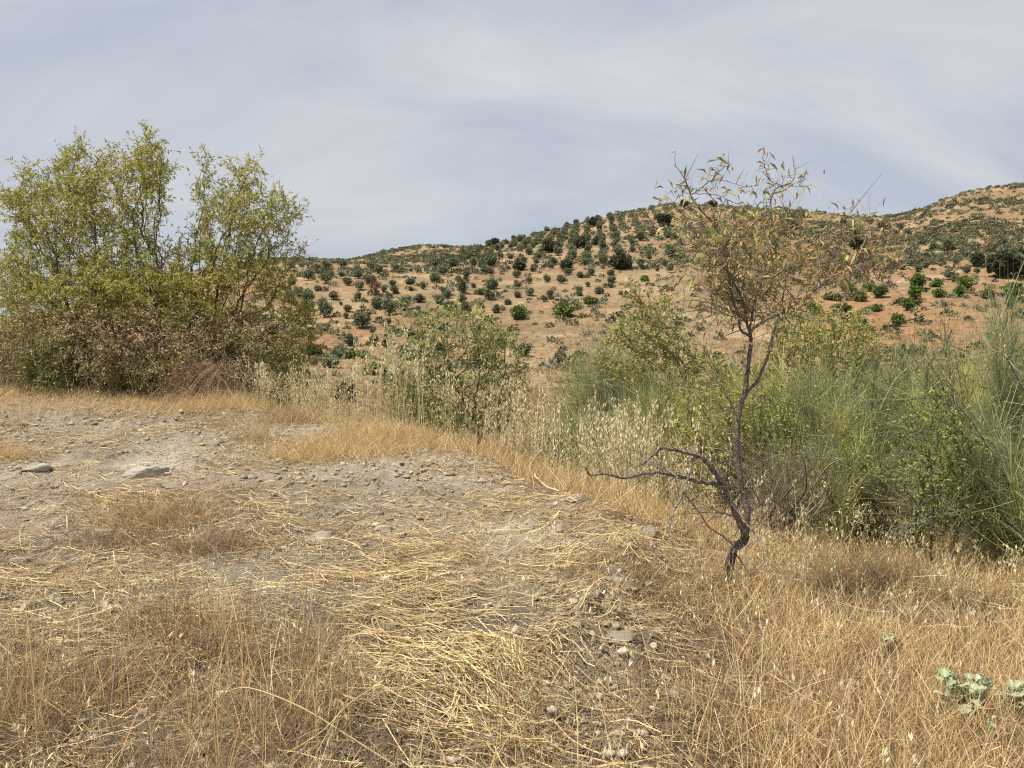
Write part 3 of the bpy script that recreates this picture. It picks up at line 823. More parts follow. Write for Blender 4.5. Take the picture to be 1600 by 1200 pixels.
# ------------------------------------------------------------------ broom
BROOM = [(.28, .315, .16), (.23, .265, .13), (.36, .39, .23), (.34, .345, .16), (.17, .20, .09), (.38, .37, .14)]
BROOM_Y = [(.44, .41, .12), (.36, .36, .12), (.50, .44, .13), (.32, .34, .12)]
BROOM_G = [(.25, .285, .115), (.19, .225, .085), (.32, .34, .145), (.37, .355, .12)]
def broom(name, label, px, Y, lean, hgt, rad, cols, prim=40, rods=150, leafn=0, leafcols=None, group=None, rodL=(.16, .5), deadn=10, wood=(.13, .11, .09), cat='shrub'):
    x = (px - 800) / FPX * Y
    z = H1(x, Y)
    root = empty(name, (x, Y, z), label, cat, group)
    acc = Acc(); wd = Acc()
    n = prim
    a = rng.random(n) * 2 * np.pi; rr = np.sqrt(rng.random(n)) * rad
    E = np.stack([np.cos(a) * rr + lean[0], np.sin(a) * rr + lean[1], hgt * (.92 - .45 * (rr / rad) ** 2) * rng.uniform(.62, 1.0, n)], 1)
    B = np.stack([rng.normal(0, .10, n), rng.normal(0, .10, n), np.full(n, -.05)], 1)
    V0 = E - B; out = V0 * np.array([1, 1, 0]) * .45
    D0 = V0 - out; bend = out
    V, F, c, PP = ribbons(B, D0, bend, 1.0, rng.uniform(.010, .026, n), 8, pick([wood, (.2, .17, .12)], n), tip=.2)
    wd.add(V, F, c)
    add_obj('stems', wd.mesh('stems', M_BARK), root)
    m = n * rods
    k = np.repeat(np.arange(n), rods); t = (.30 + .70 * rng.random(m) ** .8)[:, None]
    b = B[k] + D0[k] * t + bend[k] * t * t
    tan = unit(D0[k] + 2 * bend[k] * t)
    # side shoots in bundles
    bun = rng.normal(size=(n * 14, 3))
    bd = bun[k * 14 + rng.integers(0, 14, m)]
    d = unit(tan + .62 * bd + .17 * rng.normal(size=(m, 3)) + np.array([0, 0, .15]))
    bnd = np.array([0, 0, .25]) * rng.normal(.2, 1, (m, 1)) + .17 * rng.normal(size=(m, 3))
    V, F, c, _ = ribbons(b, d, bnd, rng.uniform(rodL[0], rodL[1], m), rng.uniform(.0028, .0048, m) * max(1, Y / 7.0), 4, pick(cols, n, .22)[k] * (1 + .12 * rng.normal(size=(m, 1))).clip(.6, 1.5), tip=.5)
    acc.add(V, F, c)
    add_obj('foliage', acc.mesh('foliage', M_STEM), root)
    if leafn:
        lf = Acc(); k = rng.integers(0, m, leafn)
        pt = b[k] + d[k] * rng.uniform(0, .35, (leafn, 1))
        V, F, c = leaves(pt, rdir(leafn), rng.uniform(.02, .04, leafn), .013, pick(leafcols, leafn, .2)); lf.add(V, F, c)
        add_obj('leaves', lf.mesh('leaves', M_LEAF), root)
    if deadn:
        dd = Acc()
        for q in range(deadn):
            a = rng.random() * 6.28; L_ = rng.uniform(.4, .8) * hgt
            e = np.array([math.cos(a) * rad * rng.uniform(.4, 1.0), -abs(math.sin(a)) * rad * .8, L_])
            path = smooth_path([(0, 0, 0), e * .35 + rng.normal(size=3) * .05, e * .7 + rng.normal(size=3) * .07, e], 4)
            V, F = tube(path, np.linspace(rng.uniform(.007, .015), .003, len(path)), 5, .08); dd.add(V, F, pick([(.3, .26, .21), (.2, .16, .12), (.12, .10, .08)], 1))
        add_obj('dead_stems', dd.mesh('dead_stems', M_BARK), root)
    return root

LY = [(.42, .41, .09), (.34, .37, .09), (.48, .42, .13)]
LG = [(.12, .17, .035), (.17, .22, .045), (.24, .27, .06)]
broom('broom_shrub', 'large grey-green broom in the middle of the right thicket', 1340, 6.9, (0, 0), 2.05, 1.0, BROOM, 52, 170, 2500, LY)
broom('broom_shrub', 'tall grey-green broom at the right edge with a dark woody stem', 1560, 5.9, (.1, 0), 2.25, .95, BROOM, 50, 170, 3500, LY)
broom('broom_shrub', 'fine grey-green broom low beside the dead tangle', 1250, 7.4, (-.1, 0), 2.0, .75, BROOM_G, 36, 150, 4000, LY)
broom('broom_shrub', 'far tall broom whose tips stand highest at the right edge', 1590, 10.5, (0, 0), 3.1, 1.1, BROOM, 44, 150)
broom('broom_shrub', 'feathery broom with pale upright tips left of the tallest broom', 1465, 9.8, (0, 0), 2.95, .9, BROOM, 40, 150, 900, LY)
broom('broom_shrub', 'wispy pale broom in front of the small yellow-green shrub on the slope', 985, 11.2, (0, 0), 2.3, .75, BROOM + BROOM_Y, 34, 120)
broom('broom_shrub', 'grey-green broom filling the gap left of the almond crown', 1075, 10.2, (0, 0), 2.1, .75, BROOM, 34, 120)
broom('broom_shrub', 'low grey-green broom behind the oats right of the middle almond shrub', 860, 10.4, (0, 0), 1.5, .6, BROOM, 30, 120)
broom('yellow_broom', 'yellowish broom patch behind the leaning dark branch', 1490, 8.2, (0, 0), 2.35, .7, BROOM_Y, 34, 140, 5000, LY)
broom('broom_shrub', 'grey-green broom rising behind the oats left of the almond tree', 925, 10.0, (0, 0), 1.75, .75, BROOM, 36, 150)
broom('broom_shrub', 'darker green broom just left of the almond tree trunk', 1030, 8.4, (0, 0), 1.95, .7, BROOM_G, 36, 150, 1500, LY)
broom('broom_shrub', 'pale broom tuft on the slope above the oats', 955, 19.0, (0, 0), 3.9, 1.15, BROOM, 30, 130, rodL=(.6, 1.3), deadn=0)
broom('broom_shrub', 'yellow-green broom directly behind the almond trunk', 1150, 8.0, (0, 0), 1.9, .75, BROOM_G + BROOM_Y, 36, 140, 6000, LY)
broom('broom_shrub', 'low broom sprawling into the right lower edge', 1640, 5.0, (-.05, 0), 1.3, .7, BROOM, 34, 140, 600, LG)
broom('broom_shrub', 'mid-height broom filling the gap under the yellow broom', 1430, 7.2, (0, 0), 1.9, .75, BROOM_G + BROOM, 38, 150, 4000, LY)
broom('broom_shrub', 'bushy broom behind the large middle broom', 1420, 9.2, (0, 0), 2.25, .7, BROOM, 34, 140)
broom('dead_broom', 'grey dead broom skeleton with a dark hollow right of the almond trunk', 1228, 5.9, (0, 0), 1.0, .5, [(.24, .2, .16), (.18, .15, .12), (.3, .26, .2)], 30, 26, 0, None, None, (.15, .45), 10)

def leafy(name, label, lobes, Y, dep, n, cols, bpx, L=(.03, .055), W=.017, per=7, cat='shrub', dense=None, bark=(.14, .12, .09), step=.075):
    x = (bpx - 800) / FPX * Y
    root = empty(name, (x, Y, H1(x, Y)), label, cat)
    att = ell_points(lobes, n, Y, dep)
    rts = [np.array([x + dx, Y + dy, root.location.z - .05]) for dx, dy in [(0, 0), (-.12, .1), (.12, .05)]]
    N_, par_ = colonize(att, rts, step, .7, step * 1.45, 120)
    leafy_shrub(root, N_, par_, .003, bark, cols, None, L, W, per, 2.6, .7, .13, maxr=.03)
    return root
leafy('yellow_shrub', 'yellow-green leafy shrub between the almond tree and the red terrace', [(1290, 520, 70, 38), (1240, 540, 50, 50), (1330, 545, 50, 38), (1280, 590, 80, 50), (1210, 600, 40, 40)], 8.3, .6, 2400,
      [(.38, .37, .09), (.31, .32, .08), (.44, .40, .13), (.24, .27, .07)], 1275)
leafy('yellow_shrub', 'small yellow-green shrub on the slope left of the almond tree', [(1000, 520, 45, 35), (1025, 485, 28, 30), (975, 560, 45, 40), (1045, 535, 35, 35), (1060, 580, 40, 50), (1110, 600, 50, 50), (990, 455, 10, 20)], 12.0, 1.0, 1000,
      [(.38, .37, .10), (.29, .31, .09), (.44, .39, .15), (.2, .23, .07)], 1020, (.04, .08), .022)
leafy('yellow_shrub', 'loose yellow-green leafy shrub right behind the lower almond trunk', [(1110, 630, 60, 45), (1180, 650, 60, 50), (1080, 680, 45, 45), (1220, 690, 45, 45), (1150, 700, 60, 40)], 6.9, .4, 1300,
      [(.40, .39, .10), (.33, .34, .09), (.46, .42, .14), (.26, .29, .08)], 1150, (.025, .05), .013)
broom('dead_broom', 'second grey dead broom, lower, between the big middle broom and the leafy shrub', 1400, 5.9, (0, 0), .75, .5, [(.28, .24, .19), (.20, .17, .13), (.34, .3, .24)], 24, 26, 0, None, None, (.12, .35), 9)
broom('broom_shrub', 'nearest low olive-green broom in front of the big middle broom', 1310, 6.2, (0, 0), 1.1, .6, BROOM_G + BROOM, 34, 120, 1800, LY, rodL=(.12, .35))
leafy('green_leafy_shrub', 'bright green broad-leaved shrub inside the right broom thicket', [(1470, 690, 45, 50), (1450, 740, 50, 50), (1490, 780, 45, 40), (1440, 660, 25, 25), (1510, 740, 45, 55), (1480, 640, 30, 35), (1520, 800, 40, 35)], 5.2, .3, 1400,
      [(.17, .22, .05), (.13, .17, .045), (.25, .29, .07), (.36, .36, .10)], 1475, (.025, .045), .015, 7)

# leaning dark branch in the thicket
def lone_branch(label, pts, Y, r0, col, cat='branch', name='bare_branch'):
    w = np.array([P(px, py, Y + dy) for px, py, dy in pts]); o = w[0]
    path = smooth_path(w - o, 4)
    V, F = tube(path, np.linspace(r0, r0 * .3, len(path)), 7, .08)
    acc = Acc(); acc.add(V, F, np.array(col))
    nn = 8
    for q in range(nn):
        i = rng.integers(len(path) // 3, len(path)); e = path[i] + rdir(1)[0] * rng.uniform(.08, .3) * np.array([1, .7, 1])
        pp = smooth_path([path[i], (path[i] + e) / 2 + rng.normal(size=3) * .02, e], 3)
        V, F = tube(pp, np.linspace(r0 * .35, r0 * .1, len(pp)), 5); acc.add(V, F, np.array(col))
    root = add_obj(name, acc.mesh(name, M_BARK), None, tuple(o))
    return tag(root, label, cat)
lone_branch('dark bare branch leaning right above the middle broom', [(1440, 640, 0), (1447, 600, 0), (1450, 573, 0), (1462, 555, 0), (1475, 543, 0), (1487, 515, 0)], 6.6, .014, (.10, .085, .07))
lone_branch('long grey dead branch arching over the middle broom', [(1375, 640, 0), (1395, 600, 0), (1415, 578, 0), (1440, 563, 0), (1470, 545, 0)], 6.4, .008, (.26, .22, .18))
lone_branch('reddish grey dead stem slanting through the right broom', [(1545, 700, 0), (1520, 660, 0), (1497, 632, 0), (1485, 600, 0), (1468, 590, 0)], 5.0, .008, (.28, .2, .16))
lone_branch('grey woody stem at the right edge slanting down to the right', [(1610, 625, 0), (1590, 590, 0), (1575, 562, 0), (1560, 550, 0)], 5.0, .009, (.24, .2, .17))
lone_branch('upright dead stake-like stem right of the almond trunk', [(1263, 660, 0), (1265, 620, 0), (1266, 580, 0), (1267, 548, 0)], 7.0, .009, (.22, .18, .15))

# ------------------------------------------------------------------ bare almond tree in the foreground
YT = 4.4
tb = P(1143, 938, YT)
TZ = H1(tb[0], YT)
tree = empty('almond_tree', (tb[0], YT, TZ), 'slender half-bare almond tree with a bent dark trunk and brown curled leaves, front right', 'tree')
TO = np.array(tree.location)
BARKC = np.array((.15, .126, .105)); GREYB = np.array((.28, .245, .205))
PATHS = {}
def branch(name, pts, col, dy=0.0, sides=9, wander=.0, key=None, parent=tree):
    """pts: picture column, row, radius; dy is how far back it reaches by its end"""
    n = len(pts)
    w = []
    for i, (px, py, r) in enumerate(pts):
        y = YT + (dy[0] + (dy[1] - dy[0]) * i / (n - 1) if isinstance(dy, tuple) else dy) + wander * rng.normal()
        w.append(np.append(P(px, py, y), r))
    q = smooth_path(w, 5)
    q[:, :3] += rng.normal(size=(len(q), 3)) * .0016
    q[:, 3] = np.maximum(q[:, 3], .0008) * (1 + .07 * rng.normal(size=len(q)))
    V, F = tube(q[:, :3] - TO, q[:, 3], sides, .06)
    # closed tip
    acc = Acc(); acc.add(V, F, col * (1 + .12 * rng.normal()))
    o = add_obj(name, acc.mesh(name, M_BARK, True), parent)
    PATHS.setdefault(key or name, []).append(q)
    return o
gpy = pix(tb[0], YT, TZ)[1]
branch('trunk', [(1143, gpy + 14, .046), (1141, 927, .033), (1139, 893, .027), (1144, 866, .025), (1152, 852, .025), (1161, 847, .026), (1165, 833, .022), (1167, 815, .019), (1168, 803, .0185), (1167, 787, .018), (1160, 767, .017),
                 (1157, 747, .016), (1154, 720, .0155), (1153, 693, .015), (1152, 667, .0145), (1157, 636, .014), (1161, 622, .014), (1166, 600, .013), (1169, 565, .012), (1173, 540, .0115), (1172, 518, .010)], BARKC, 0, 11, .006)
DEAD = 'dead_branch'
branch(DEAD, [(1164, 838, .021), (1158, 820, .019), (1150, 803, .018), (1140, 783, .018), (1133, 763, .017), (1125, 748, .016), (1113, 733, .014), (1100, 717, .013), (1083, 710, .012), (1063, 704, .011), (1047, 702, .010), (1035, 700, .010), (1023, 708, .008), (1007, 723, .006), (993, 730, .003)], BARKC, (-.01, -.25), 9, .006)
branch(DEAD, [(1127, 757, .012), (1110, 755, .012), (1090, 752, .0105), (1070, 747, .010), (1050, 742, .0095), (1030, 739, .009), (1007, 740, .0085), (985, 745, .008), (973, 747, .0075), (950, 741, .0065), (925, 742, .006), (918, 738, .005), (914, 730, .003)], BARKC, (-.07, -.35), 8, .006)
branch(DEAD, [(1083, 712, .006), (1078, 735, .0065), (1073, 755, .007), (1068, 770, .007), (1058, 790, .006), (1048, 810, .005), (1046, 830, .003)], GREYB, (-.15, -.3), 7, .006)
branch(DEAD, [(1068, 770, .0055), (1083, 788, .005), (1096, 805, .005), (1106, 822, .005), (1125, 835, .0055), (1145, 850, .006)], GREYB, (-.25, -.04), 7, .005)
branch(DEAD, [(1025, 708, .005), (1030, 718, .005), (1040, 732, .005), (1060, 747, .004)], GREYB, (-.2, -.25), 6)
branch(DEAD, [(1085, 715, .003), (1103, 717, .003), (1130, 705, .0028), (1150, 697, .0015)], BARKC, (-.15, -.2), 6)
branch(DEAD, [(1150, 803, .006), (1165, 817, .006), (1180, 834, .006), (1192, 852, .0045), (1198, 880, .004), (1201, 898, .002)], GREYB, (-.02, -.2), 7)
branch(DEAD, [(1148, 808, .004), (1132, 803, .003), (1112, 800, .0025), (1085, 802, .002), (1060, 803, .001)], BARKC, (-.01, -.15), 5)
branch(DEAD, [(1146, 860, .004), (1160, 880, .0035), (1175, 905, .003), (1165, 925, .002)], BARKC, (-.02, -.12), 5)
branch(DEAD, [(1095, 573, .002), (1110, 590, .003), (1126, 602, .0035), (1145, 634, .004), (1153, 662, .005)], GREYB, (-.3, 0), 6)
branch(DEAD, [(1100, 540, .001), (1120, 580, .002), (1130, 590, .0025)], GREYB, (-.25, -.2), 5)
BR = 'branch'
branch(BR, [(1161, 624, .010), (1172, 607, .009), (1184, 596, .009), (1190, 580, .009), (1197, 565, .0085), (1202, 545, .008), (1205, 534, .008), (1214, 504, .007), (1220, 480, .006), (1228, 440, .005), (1240, 400, .003), (1262, 372, .0015)], BARKC, (0, .35), 8, .006)
branch(BR, [(1172, 525, .0095), (1164, 521, .009), (1156, 514, .008), (1155, 500, .007), (1148, 475, .0065), (1140, 440, .006), (1135, 400, .005), (1140, 370, .0035), (1150, 350, .002)], BARKC, (0, -.3), 7, .006)
branch(BR, [(1172, 520, .009), (1182, 509, .0085), (1214, 492, .008), (1228, 484, .0075), (1260, 465, .007), (1287, 442, .006), (1314, 423, .005), (1337, 410, .0045), (1354, 405, .003)], GREYB, (0, -.4), 8, .006)
branch(BR, [(1334, 414, .003), (1350, 428, .0026), (1378, 440, .0022), (1414, 464, .001)], GREYB, (-.38, -.5), 6)
branch(BR, [(1171, 520, .008), (1180, 470, .007), (1193, 430, .006), (1200, 390, .0055), (1205, 340, .0045), (1205, 312, .004), (1212, 295, .004), (1222, 290, .0035), (1236, 285, .003), (1242, 275, .0022), (1240, 260, .0018), (1238, 242, .001)], BARKC, (0, .1), 7, .006)
branch(BR, [(1222, 290, .0025), (1205, 284, .002), (1198, 272, .002), (1195, 262, .0018), (1191, 246, .001)], BARKC, (.09, .15), 6)
branch(BR, [(1222, 290, .0018), (1240, 287, .0016), (1262, 279, .0009)], BARKC, (.09, .0), 5)
branch(BR, [(1228, 288, .0016), (1245, 291, .0014), (1258, 290, .0009)], BARKC, (.09, .2), 5)
branch(BR, [(1171, 519, .0075), (1160, 470, .0065), (1142, 430, .0055), (1128, 390, .005), (1116, 352, .0045), (1096, 330, .004), (1083, 313, .004), (1078, 300, .0035), (1070, 280, .003), (1060, 265, .002), (1052, 257, .001)], BARKC, (0, -.15), 7, .006)
branch(BR, [(1070, 281, .0022), (1080, 262, .0016), (1091, 240, .0008)], BARKC, (-.14, -.2), 5)
branch(BR, [(1081, 303, .003), (1100, 290, .0026), (1115, 278, .0022), (1130, 262, .0018), (1143, 258, .001)], BARKC, (-.15, -.3), 6)
branch(BR, [(1081, 303, .002), (1110, 303, .0018), (1130, 309, .0014), (1150, 318, .001)], BARKC, (-.15, -.05), 5)
branch(BR, [(1108, 284, .002), (1125, 281, .0018), (1150, 288, .0014), (1168, 292, .001)], BARKC, (-.22, -.3), 5)
branch(BR, [(1166, 500, .005), (1141, 485, .004), (1100, 471, .003), (1065, 469, .0015)], GREYB, (0, -.4), 6, .006)
branch(BR, [(1168, 490, .005), (1153, 450, .0045), (1137, 419, .004), (1134, 392, .003), (1150, 360, .002)], GREYB, (0, .25), 6, .006)
branch(BR, [(1188, 470, .005), (1203, 450, .0045), (1233, 427, .004), (1252, 415, .003), (1290, 400, .0015)], BARKC, (0, .3), 6, .006)
branch(BR, [(1280, 447, .0035), (1281, 420, .003), (1281, 380, .002), (1287, 330, .001)], GREYB, (-.25, -.15), 6)
branch(BR, [(1333, 412, .0035), (1348, 385, .003), (1356, 360, .002), (1360, 346, .001)], GREYB, (-.38, -.3), 6)
branch(BR, [(1300, 432, .003), (1306, 395, .0025), (1316, 350, .0018), (1321, 327, .001)], GREYB, (-.3, -.45), 6)
branch(BR, [(1107, 540, .0015), (1140, 522, .003), (1160, 515, .004)], GREYB, (-.2, 0), 5)
branch(BR, [(1207, 520, .0035), (1230, 519, .003), (1250, 530, .0025), (1268, 548, .001)], GREYB, (.12, -.1), 5)
branch(BR, [(1195, 400, .003), (1215, 370, .0025), (1235, 345, .0015), (1250, 330, .001)], BARKC, (.05, -.1), 5)
branch(BR, [(1130, 392, .003), (1110, 380, .0025), (1085, 385, .002), (1060, 378, .001)], BARKC, (-.1, -.3), 5)

def tree_twigs():
    tw = Acc(); lf = Acc()
    q = np.concatenate([b for b in PATHS[BR]])
    q = q[q[:, 3] < .0085]
    px, py = pix(q[:, 0], q[:, 1], q[:, 2])
    core = np.exp(-(((px - 1180) / 85) ** 2 + ((py - 420) / 105) ** 2)) + .5 * np.exp(-(((px - 1370) / 45) ** 2 + ((py - 410) / 50) ** 2)) + .55 * np.exp(-(((px - 1290) / 70) ** 2 + ((py - 400) / 60) ** 2))
    wt = .12 + core; wt /= wt.sum()
    # smaller side branches that spread the crown
    qb = q[(q[:, 3] > .0032) & (py > 335) & (py < 500)]; kb = rng.integers(0, len(qb), 46); subs = []
    for i in kb:
        b0 = qb[i, :3]; ax = b0 - TO; out = np.array([ax[0] - .12, ax[1], 0]); out /= max(np.linalg.norm(out), .05)
        e = b0 + unit(out * .8 + rng.normal(size=3) * np.array([.7, .6, .45]) + np.array([0, 0, .25])) * rng.uniform(.18, .48)
        mid = (b0 + e) / 2 + rng.normal(size=3) * .035
        pth = smooth_path([b0, mid, e], 6); rr = np.linspace(min(qb[i, 3] * .6, .004), .0012, len(pth))
        V, F = tube(pth - TO, rr, 5, .08); tw.add(V, F, pick([(.26, .22, .185), (.17, .14, .12)], 1))
        subs.append(np.column_stack([pth, rr]))
    q = np.concatenate([q] + subs)
    px, py = pix(q[:, 0], q[:, 1], q[:, 2])
    core = np.exp(-(((px - 1180) / 105) ** 2 + ((py - 405) / 110) ** 2)) + .5 * np.exp(-(((px - 1370) / 45) ** 2 + ((py - 410) / 50) ** 2)) + .5 * np.exp(-(((px - 1290) / 70) ** 2 + ((py - 410) / 70) ** 2))
    wt = (.16 + core) * np.where(py > 488, .22, 1.0); wt /= wt.sum()
    n = 880
    k = rng.choice(len(q), n, p=wt)
    B = q[k, :3]
    d = unit(rdir(n) * np.array([1, .9, .9]) + np.array([0, 0, .35]))
    L = rng.uniform(.05, .26, n)
    top = py[k] < 320
    L = np.where(top, L * .45, L)
    V, F, c, PP = ribbons(B - TO, d, rng.normal(size=(n, 3)) * .22, L, rng.uniform(.0022, .0042, n), 4, pick([(.17, .14, .115), (.30, .26, .21)], n), tip=.4)
    tw.add(V, F, c)
    V, F, c, _ = ribbons(B - TO, d, rng.normal(size=(n, 3)) * .22, L, .003, 4, pick([(.16, .13, .1)], n), tip=.4); tw.add(V, F, c)
    # leaves sit towards the twig ends
    per = 7
    dens = np.clip(.14 + core[k] * .26, 0, .36) * np.where(top, .8, 1)
    kk = np.repeat(np.arange(n), per); kk = kk[rng.random(len(kk)) < dens[kk]]
    s = rng.integers(2, 5, len(kk))
    pt = PP[kk, s] + rng.normal(size=(len(kk), 3)) * .006
    ld = unit(d[kk] * .6 + .8 * rng.normal(size=(len(kk), 3)) + np.array([0, 0, -.25]))
    pxl = px[k][kk]
    col = pick([(.42, .25, .10), (.48, .32, .15), (.36, .34, .10), (.28, .30, .08), (.45, .40, .16), (.33, .18, .08)], len(kk), .18, [.2, .16, .22, .18, .14, .10])
    brown = (pxl > 1325) & (rng.random(len(kk)) < .75)
    col[brown] = pick([(.36, .22, .10), (.42, .28, .13), (.28, .16, .08)], int(brown.sum()), .15)
    V, F, c = leaves(pt, ld, rng.uniform(.04, .085, len(kk)), rng.uniform(.010, .017, len(kk)), col, .35, .35); lf.add(V, F, c)
    # small clusters at the very tips over the skyline
    for (cx, cy, m, dy) in [(1060, 296, 16, -.15), (1040, 305, 12, -.2), (1130, 262, 12, -.3), (1165, 294, 8, -.3), (1193, 250, 5, .15), (1212, 262, 4, .1), (1200, 285, 5, .1), (1321, 326, 9, -.45), (1358, 345, 14, -.3),
                            (1300, 345, 8, -.4), (1230, 283, 3, .1), (1120, 300, 8, -.1), (1110, 262, 6, -.3), (1178, 300, 8, -.2), (1405, 370, 12, -.4), (1395, 395, 14, -.4), (1415, 410, 10, -.5)]:
        c0 = P(cx, cy, YT + dy) - TO
        col = pick([(.33, .30, .14), (.40, .30, .16), (.36, .22, .11), (.28, .27, .10)], m, .15)
        dd = unit(rng.normal(size=(m, 3)) + np.array([0, 0, .1]))
        V, F, c = leaves(c0 + rng.normal(size=(m, 3)) * .03, dd, rng.uniform(.045, .075, m), .012, col, .3, .3); lf.add(V, F, c)
        # the little shoot that carries them
        i = np.argmin(np.linalg.norm(q[:, :3] - TO - c0, axis=1)); b0 = q[i, :3] - TO
        V, F = tube(smooth_path([b0, (b0 + c0) / 2 + rng.normal(size=3) * .01, c0], 3), np.linspace(.002, .001, 7), 5); tw.add(V, F, np.array((.18, .15, .11)))
    q2 = np.concatenate(PATHS[DEAD] + PATHS['trunk']); ppy = pix(q2[:, 0], q2[:, 1], q2[:, 2])[1]
    q2 = q2[(ppy < 860) & (q2[:, 3] > .001)]
    k2 = rng.integers(0, len(q2), 400); n2 = len(k2)
    d2 = unit(rdir(n2) * np.array([1, .8, .8]) + np.array([-.1, 0, .25]))
    V, F, c, P3 = ribbons(q2[k2, :3] - TO, d2, rng.normal(size=(n2, 3)) * .3, rng.uniform(.06, .36, n2), rng.uniform(.002, .0038, n2), 5, pick([(.26, .22, .18), (.16, .13, .11)], n2), tip=.4); tw.add(V, F, c)
    k3 = rng.integers(0, n2, 260)
    V, F, c, _ = ribbons(P3[k3, rng.integers(2, 5, 260)], unit(d2[k3] + .9 * rng.normal(size=(260, 3))), rng.normal(size=(260, 3)) * .2, rng.uniform(.03, .10, 260), .002, 3, pick([(.26, .22, .18), (.16, .13, .11)], 260), tip=.4); tw.add(V, F, c)
    add_obj('twigs', tw.mesh('twigs', M_BARK), tree)
    add_obj('foliage', lf.mesh('foliage', M_LEAF), tree)
tree_twigs()

# ------------------------------------------------------------------ dry grass, straw and oats on the bank
STRAWC = [(.62, .49, .235), (.67, .56, .32), (.52, .385, .18), (.38, .28, .15), (.54, .43, .235), (.27, .21, .14)]
GOLD = [(.60, .44, .215), (.53, .365, .17), (.66, .52, .29), (.45, .31, .15), (.72, .60, .38)]
BROWN = [(.30, .21, .13), (.36, .25, .15), (.22, .15, .10), (.44, .31, .17), (.26, .22, .175), (.34, .19, .10)]
PALE = [(.72, .64, .40), (.66, .57, .33), (.76, .69, .48), (.62, .56, .31)]

def spots(n, x0, x1, y0, y1, mask):
    x = rng.uniform(x0, x1, n); y = y0 + (y1 - y0) * rng.random(n)
    k = rng.random(n) < mask(x, y)
    return x[k], y[k]

def standing(acc, x, y, L, W, cols, lean=.35, bend=.35, k=4, wind=(0, 0), tip=.2):
    n = len(x); B = np.stack([x, y, H(x, y) - .01], 1)
    d = unit(np.stack([rng.normal(0, lean, n) + wind[0], rng.normal(0, lean, n) + wind[1], np.ones(n)], 1))
    a = rng.random(n) * 6.28
    bd = np.stack([np.cos(a), np.sin(a), -.35 * np.ones(n)], 1) * (bend * rng.random((n, 1)))
    V, F, c, PP = ribbons(B, d, bd, L, W, k, pick(cols, n, .13), tip=tip)
    acc.add(V, F, c)
    return PP, d

def slope_mask(x, y):
    s = edge_dist(x, y)
    return sstep(-.05, .55, s)

# golden grass on the right-hand slope
acc = Acc()
x, y = spots(165000, .2, 7.0, 2.2, 8.2, lambda x, y: slope_mask(x, y) * (.30 + .7 * sstep(-.12, .12, fbm(x, y, 1.4, 3, 301))) * sstep(8.2, 6.6, y))
standing(acc, x, y, rng.uniform(.07, .28, len(x)), rng.uniform(.0022, .0048, len(x)), GOLD, .38, .5)
x, y = spots(34000, .2, 4.6, 2.2, 4.0, lambda x, y: slope_mask(x, y) * sstep(4.0, 3.2, y))
standing(acc, x, y, rng.uniform(.05, .22, len(x)), rng.uniform(.0016, .003, len(x)), BROWN, .8, .7)
# rim and back slope towards the oats
x, y = spots(70000, -4.5, 2.5, 5.4, 11.5, lambda x, y: sstep(-.35, .1, edge_dist(x, y)) * sstep(2.2, .8, edge_dist(x, y)))
standing(acc, x, y, rng.uniform(.12, .42, len(x)), rng.uniform(.0028, .005, len(x)), GOLD, .4, .5)
tag(add_obj('dry_grass', acc.mesh('dry_grass', M_STRAW)), 'golden orange dry grass on the slope right of the bare bank', 'grass', kind='stuff')

# tufts on the bank itself and in the foreground
acc = Acc()
def fore_mask(x, y):
    px, py = pix(x, y, np.zeros_like(x))
    lim = 985 + 85 * sstep(420, 640, px) + 55 * fbm(x, y, 1.2, 2, 311) * 2
    return sstep(-30, 60, py - lim) * (1 - .62 * sstep(600, 740, px) * sstep(1230, 1080, px)) * sstep(.6, .2, edge_dist(x, y)) * (.16 + .84 * sstep(-.08, .13, fbm(x, y, 2.6, 3, 312)))
x, y = spots(58000, -3.4, 1.4, 1.9, 4.4, fore_mask)
standing(acc, x, y, rng.uniform(.06, .28, len(x)), rng.uniform(.002, .0045, len(x)), GOLD + BROWN + BROWN, .75, .9)
x, y = spots(60000, -3.4, 1.4, 1.9, 4.2, fore_mask)
standing(acc, x, y, rng.uniform(.04, .16, len(x)), rng.uniform(.0014, .0026, len(x)), BROWN, .9, .8)
x, y = spots(5200, -3.2, 1.2, 2.2, 4.2, fore_mask)
standing(acc, x, y, rng.uniform(.22, .5, len(x)), rng.uniform(.0028, .005, len(x)), GOLD + STRAWC, .25, .25, 5)
# clumps farther back on the bank: (column, row, half width m, blades, length)
for (px, py, rw, n, l0, cols) in [(560, 705, .75, 6500, .26, GOLD), (180, 628, 2.0, 9000, .22, GOLD), (60, 610, 1.5, 6000, .25, GOLD), (330, 640, .7, 3500, .35, GOLD), (250, 810, .42, 3000, .2, BROWN + GOLD),
                                  (330, 860, .30, 1800, .16, BROWN), (180, 850, .3, 1500, .15, BROWN), (15, 715, .3, 700, .22, GOLD), (400, 690, .25, 500, .35, STRAWC), (620, 690, .6, 4000, .3, GOLD), (480, 715, .4, 2000, .2, GOLD),
                                  (450, 660, .5, 2200, .26, BROWN + GOLD), (940, 880, .35, 1500, .12, BROWN + STRAWC), (1050, 930, .3, 1500, .14, BROWN + STRAWC)]:
    g = ground_hit(px, py, 2.5, 16)
    x = g[0] + rng.normal(0, rw * .55, n); y = g[1] + rng.normal(0, rw * .38, n)
    standing(acc, x, y, rng.uniform(.4, 1.1, n) * l0, rng.uniform(.0022, .0042, n), cols, .65, .6)
xs, ys = spots(420, -8.5, 1.2, 4.2, 13.5, lambda x, y: sstep(.5, .0, edge_dist(x, y)) * (x > -.75 * y - .5) * (.2 + .8 * sstep(-.02, .12, fbm(x, y, .6, 3, 315))))
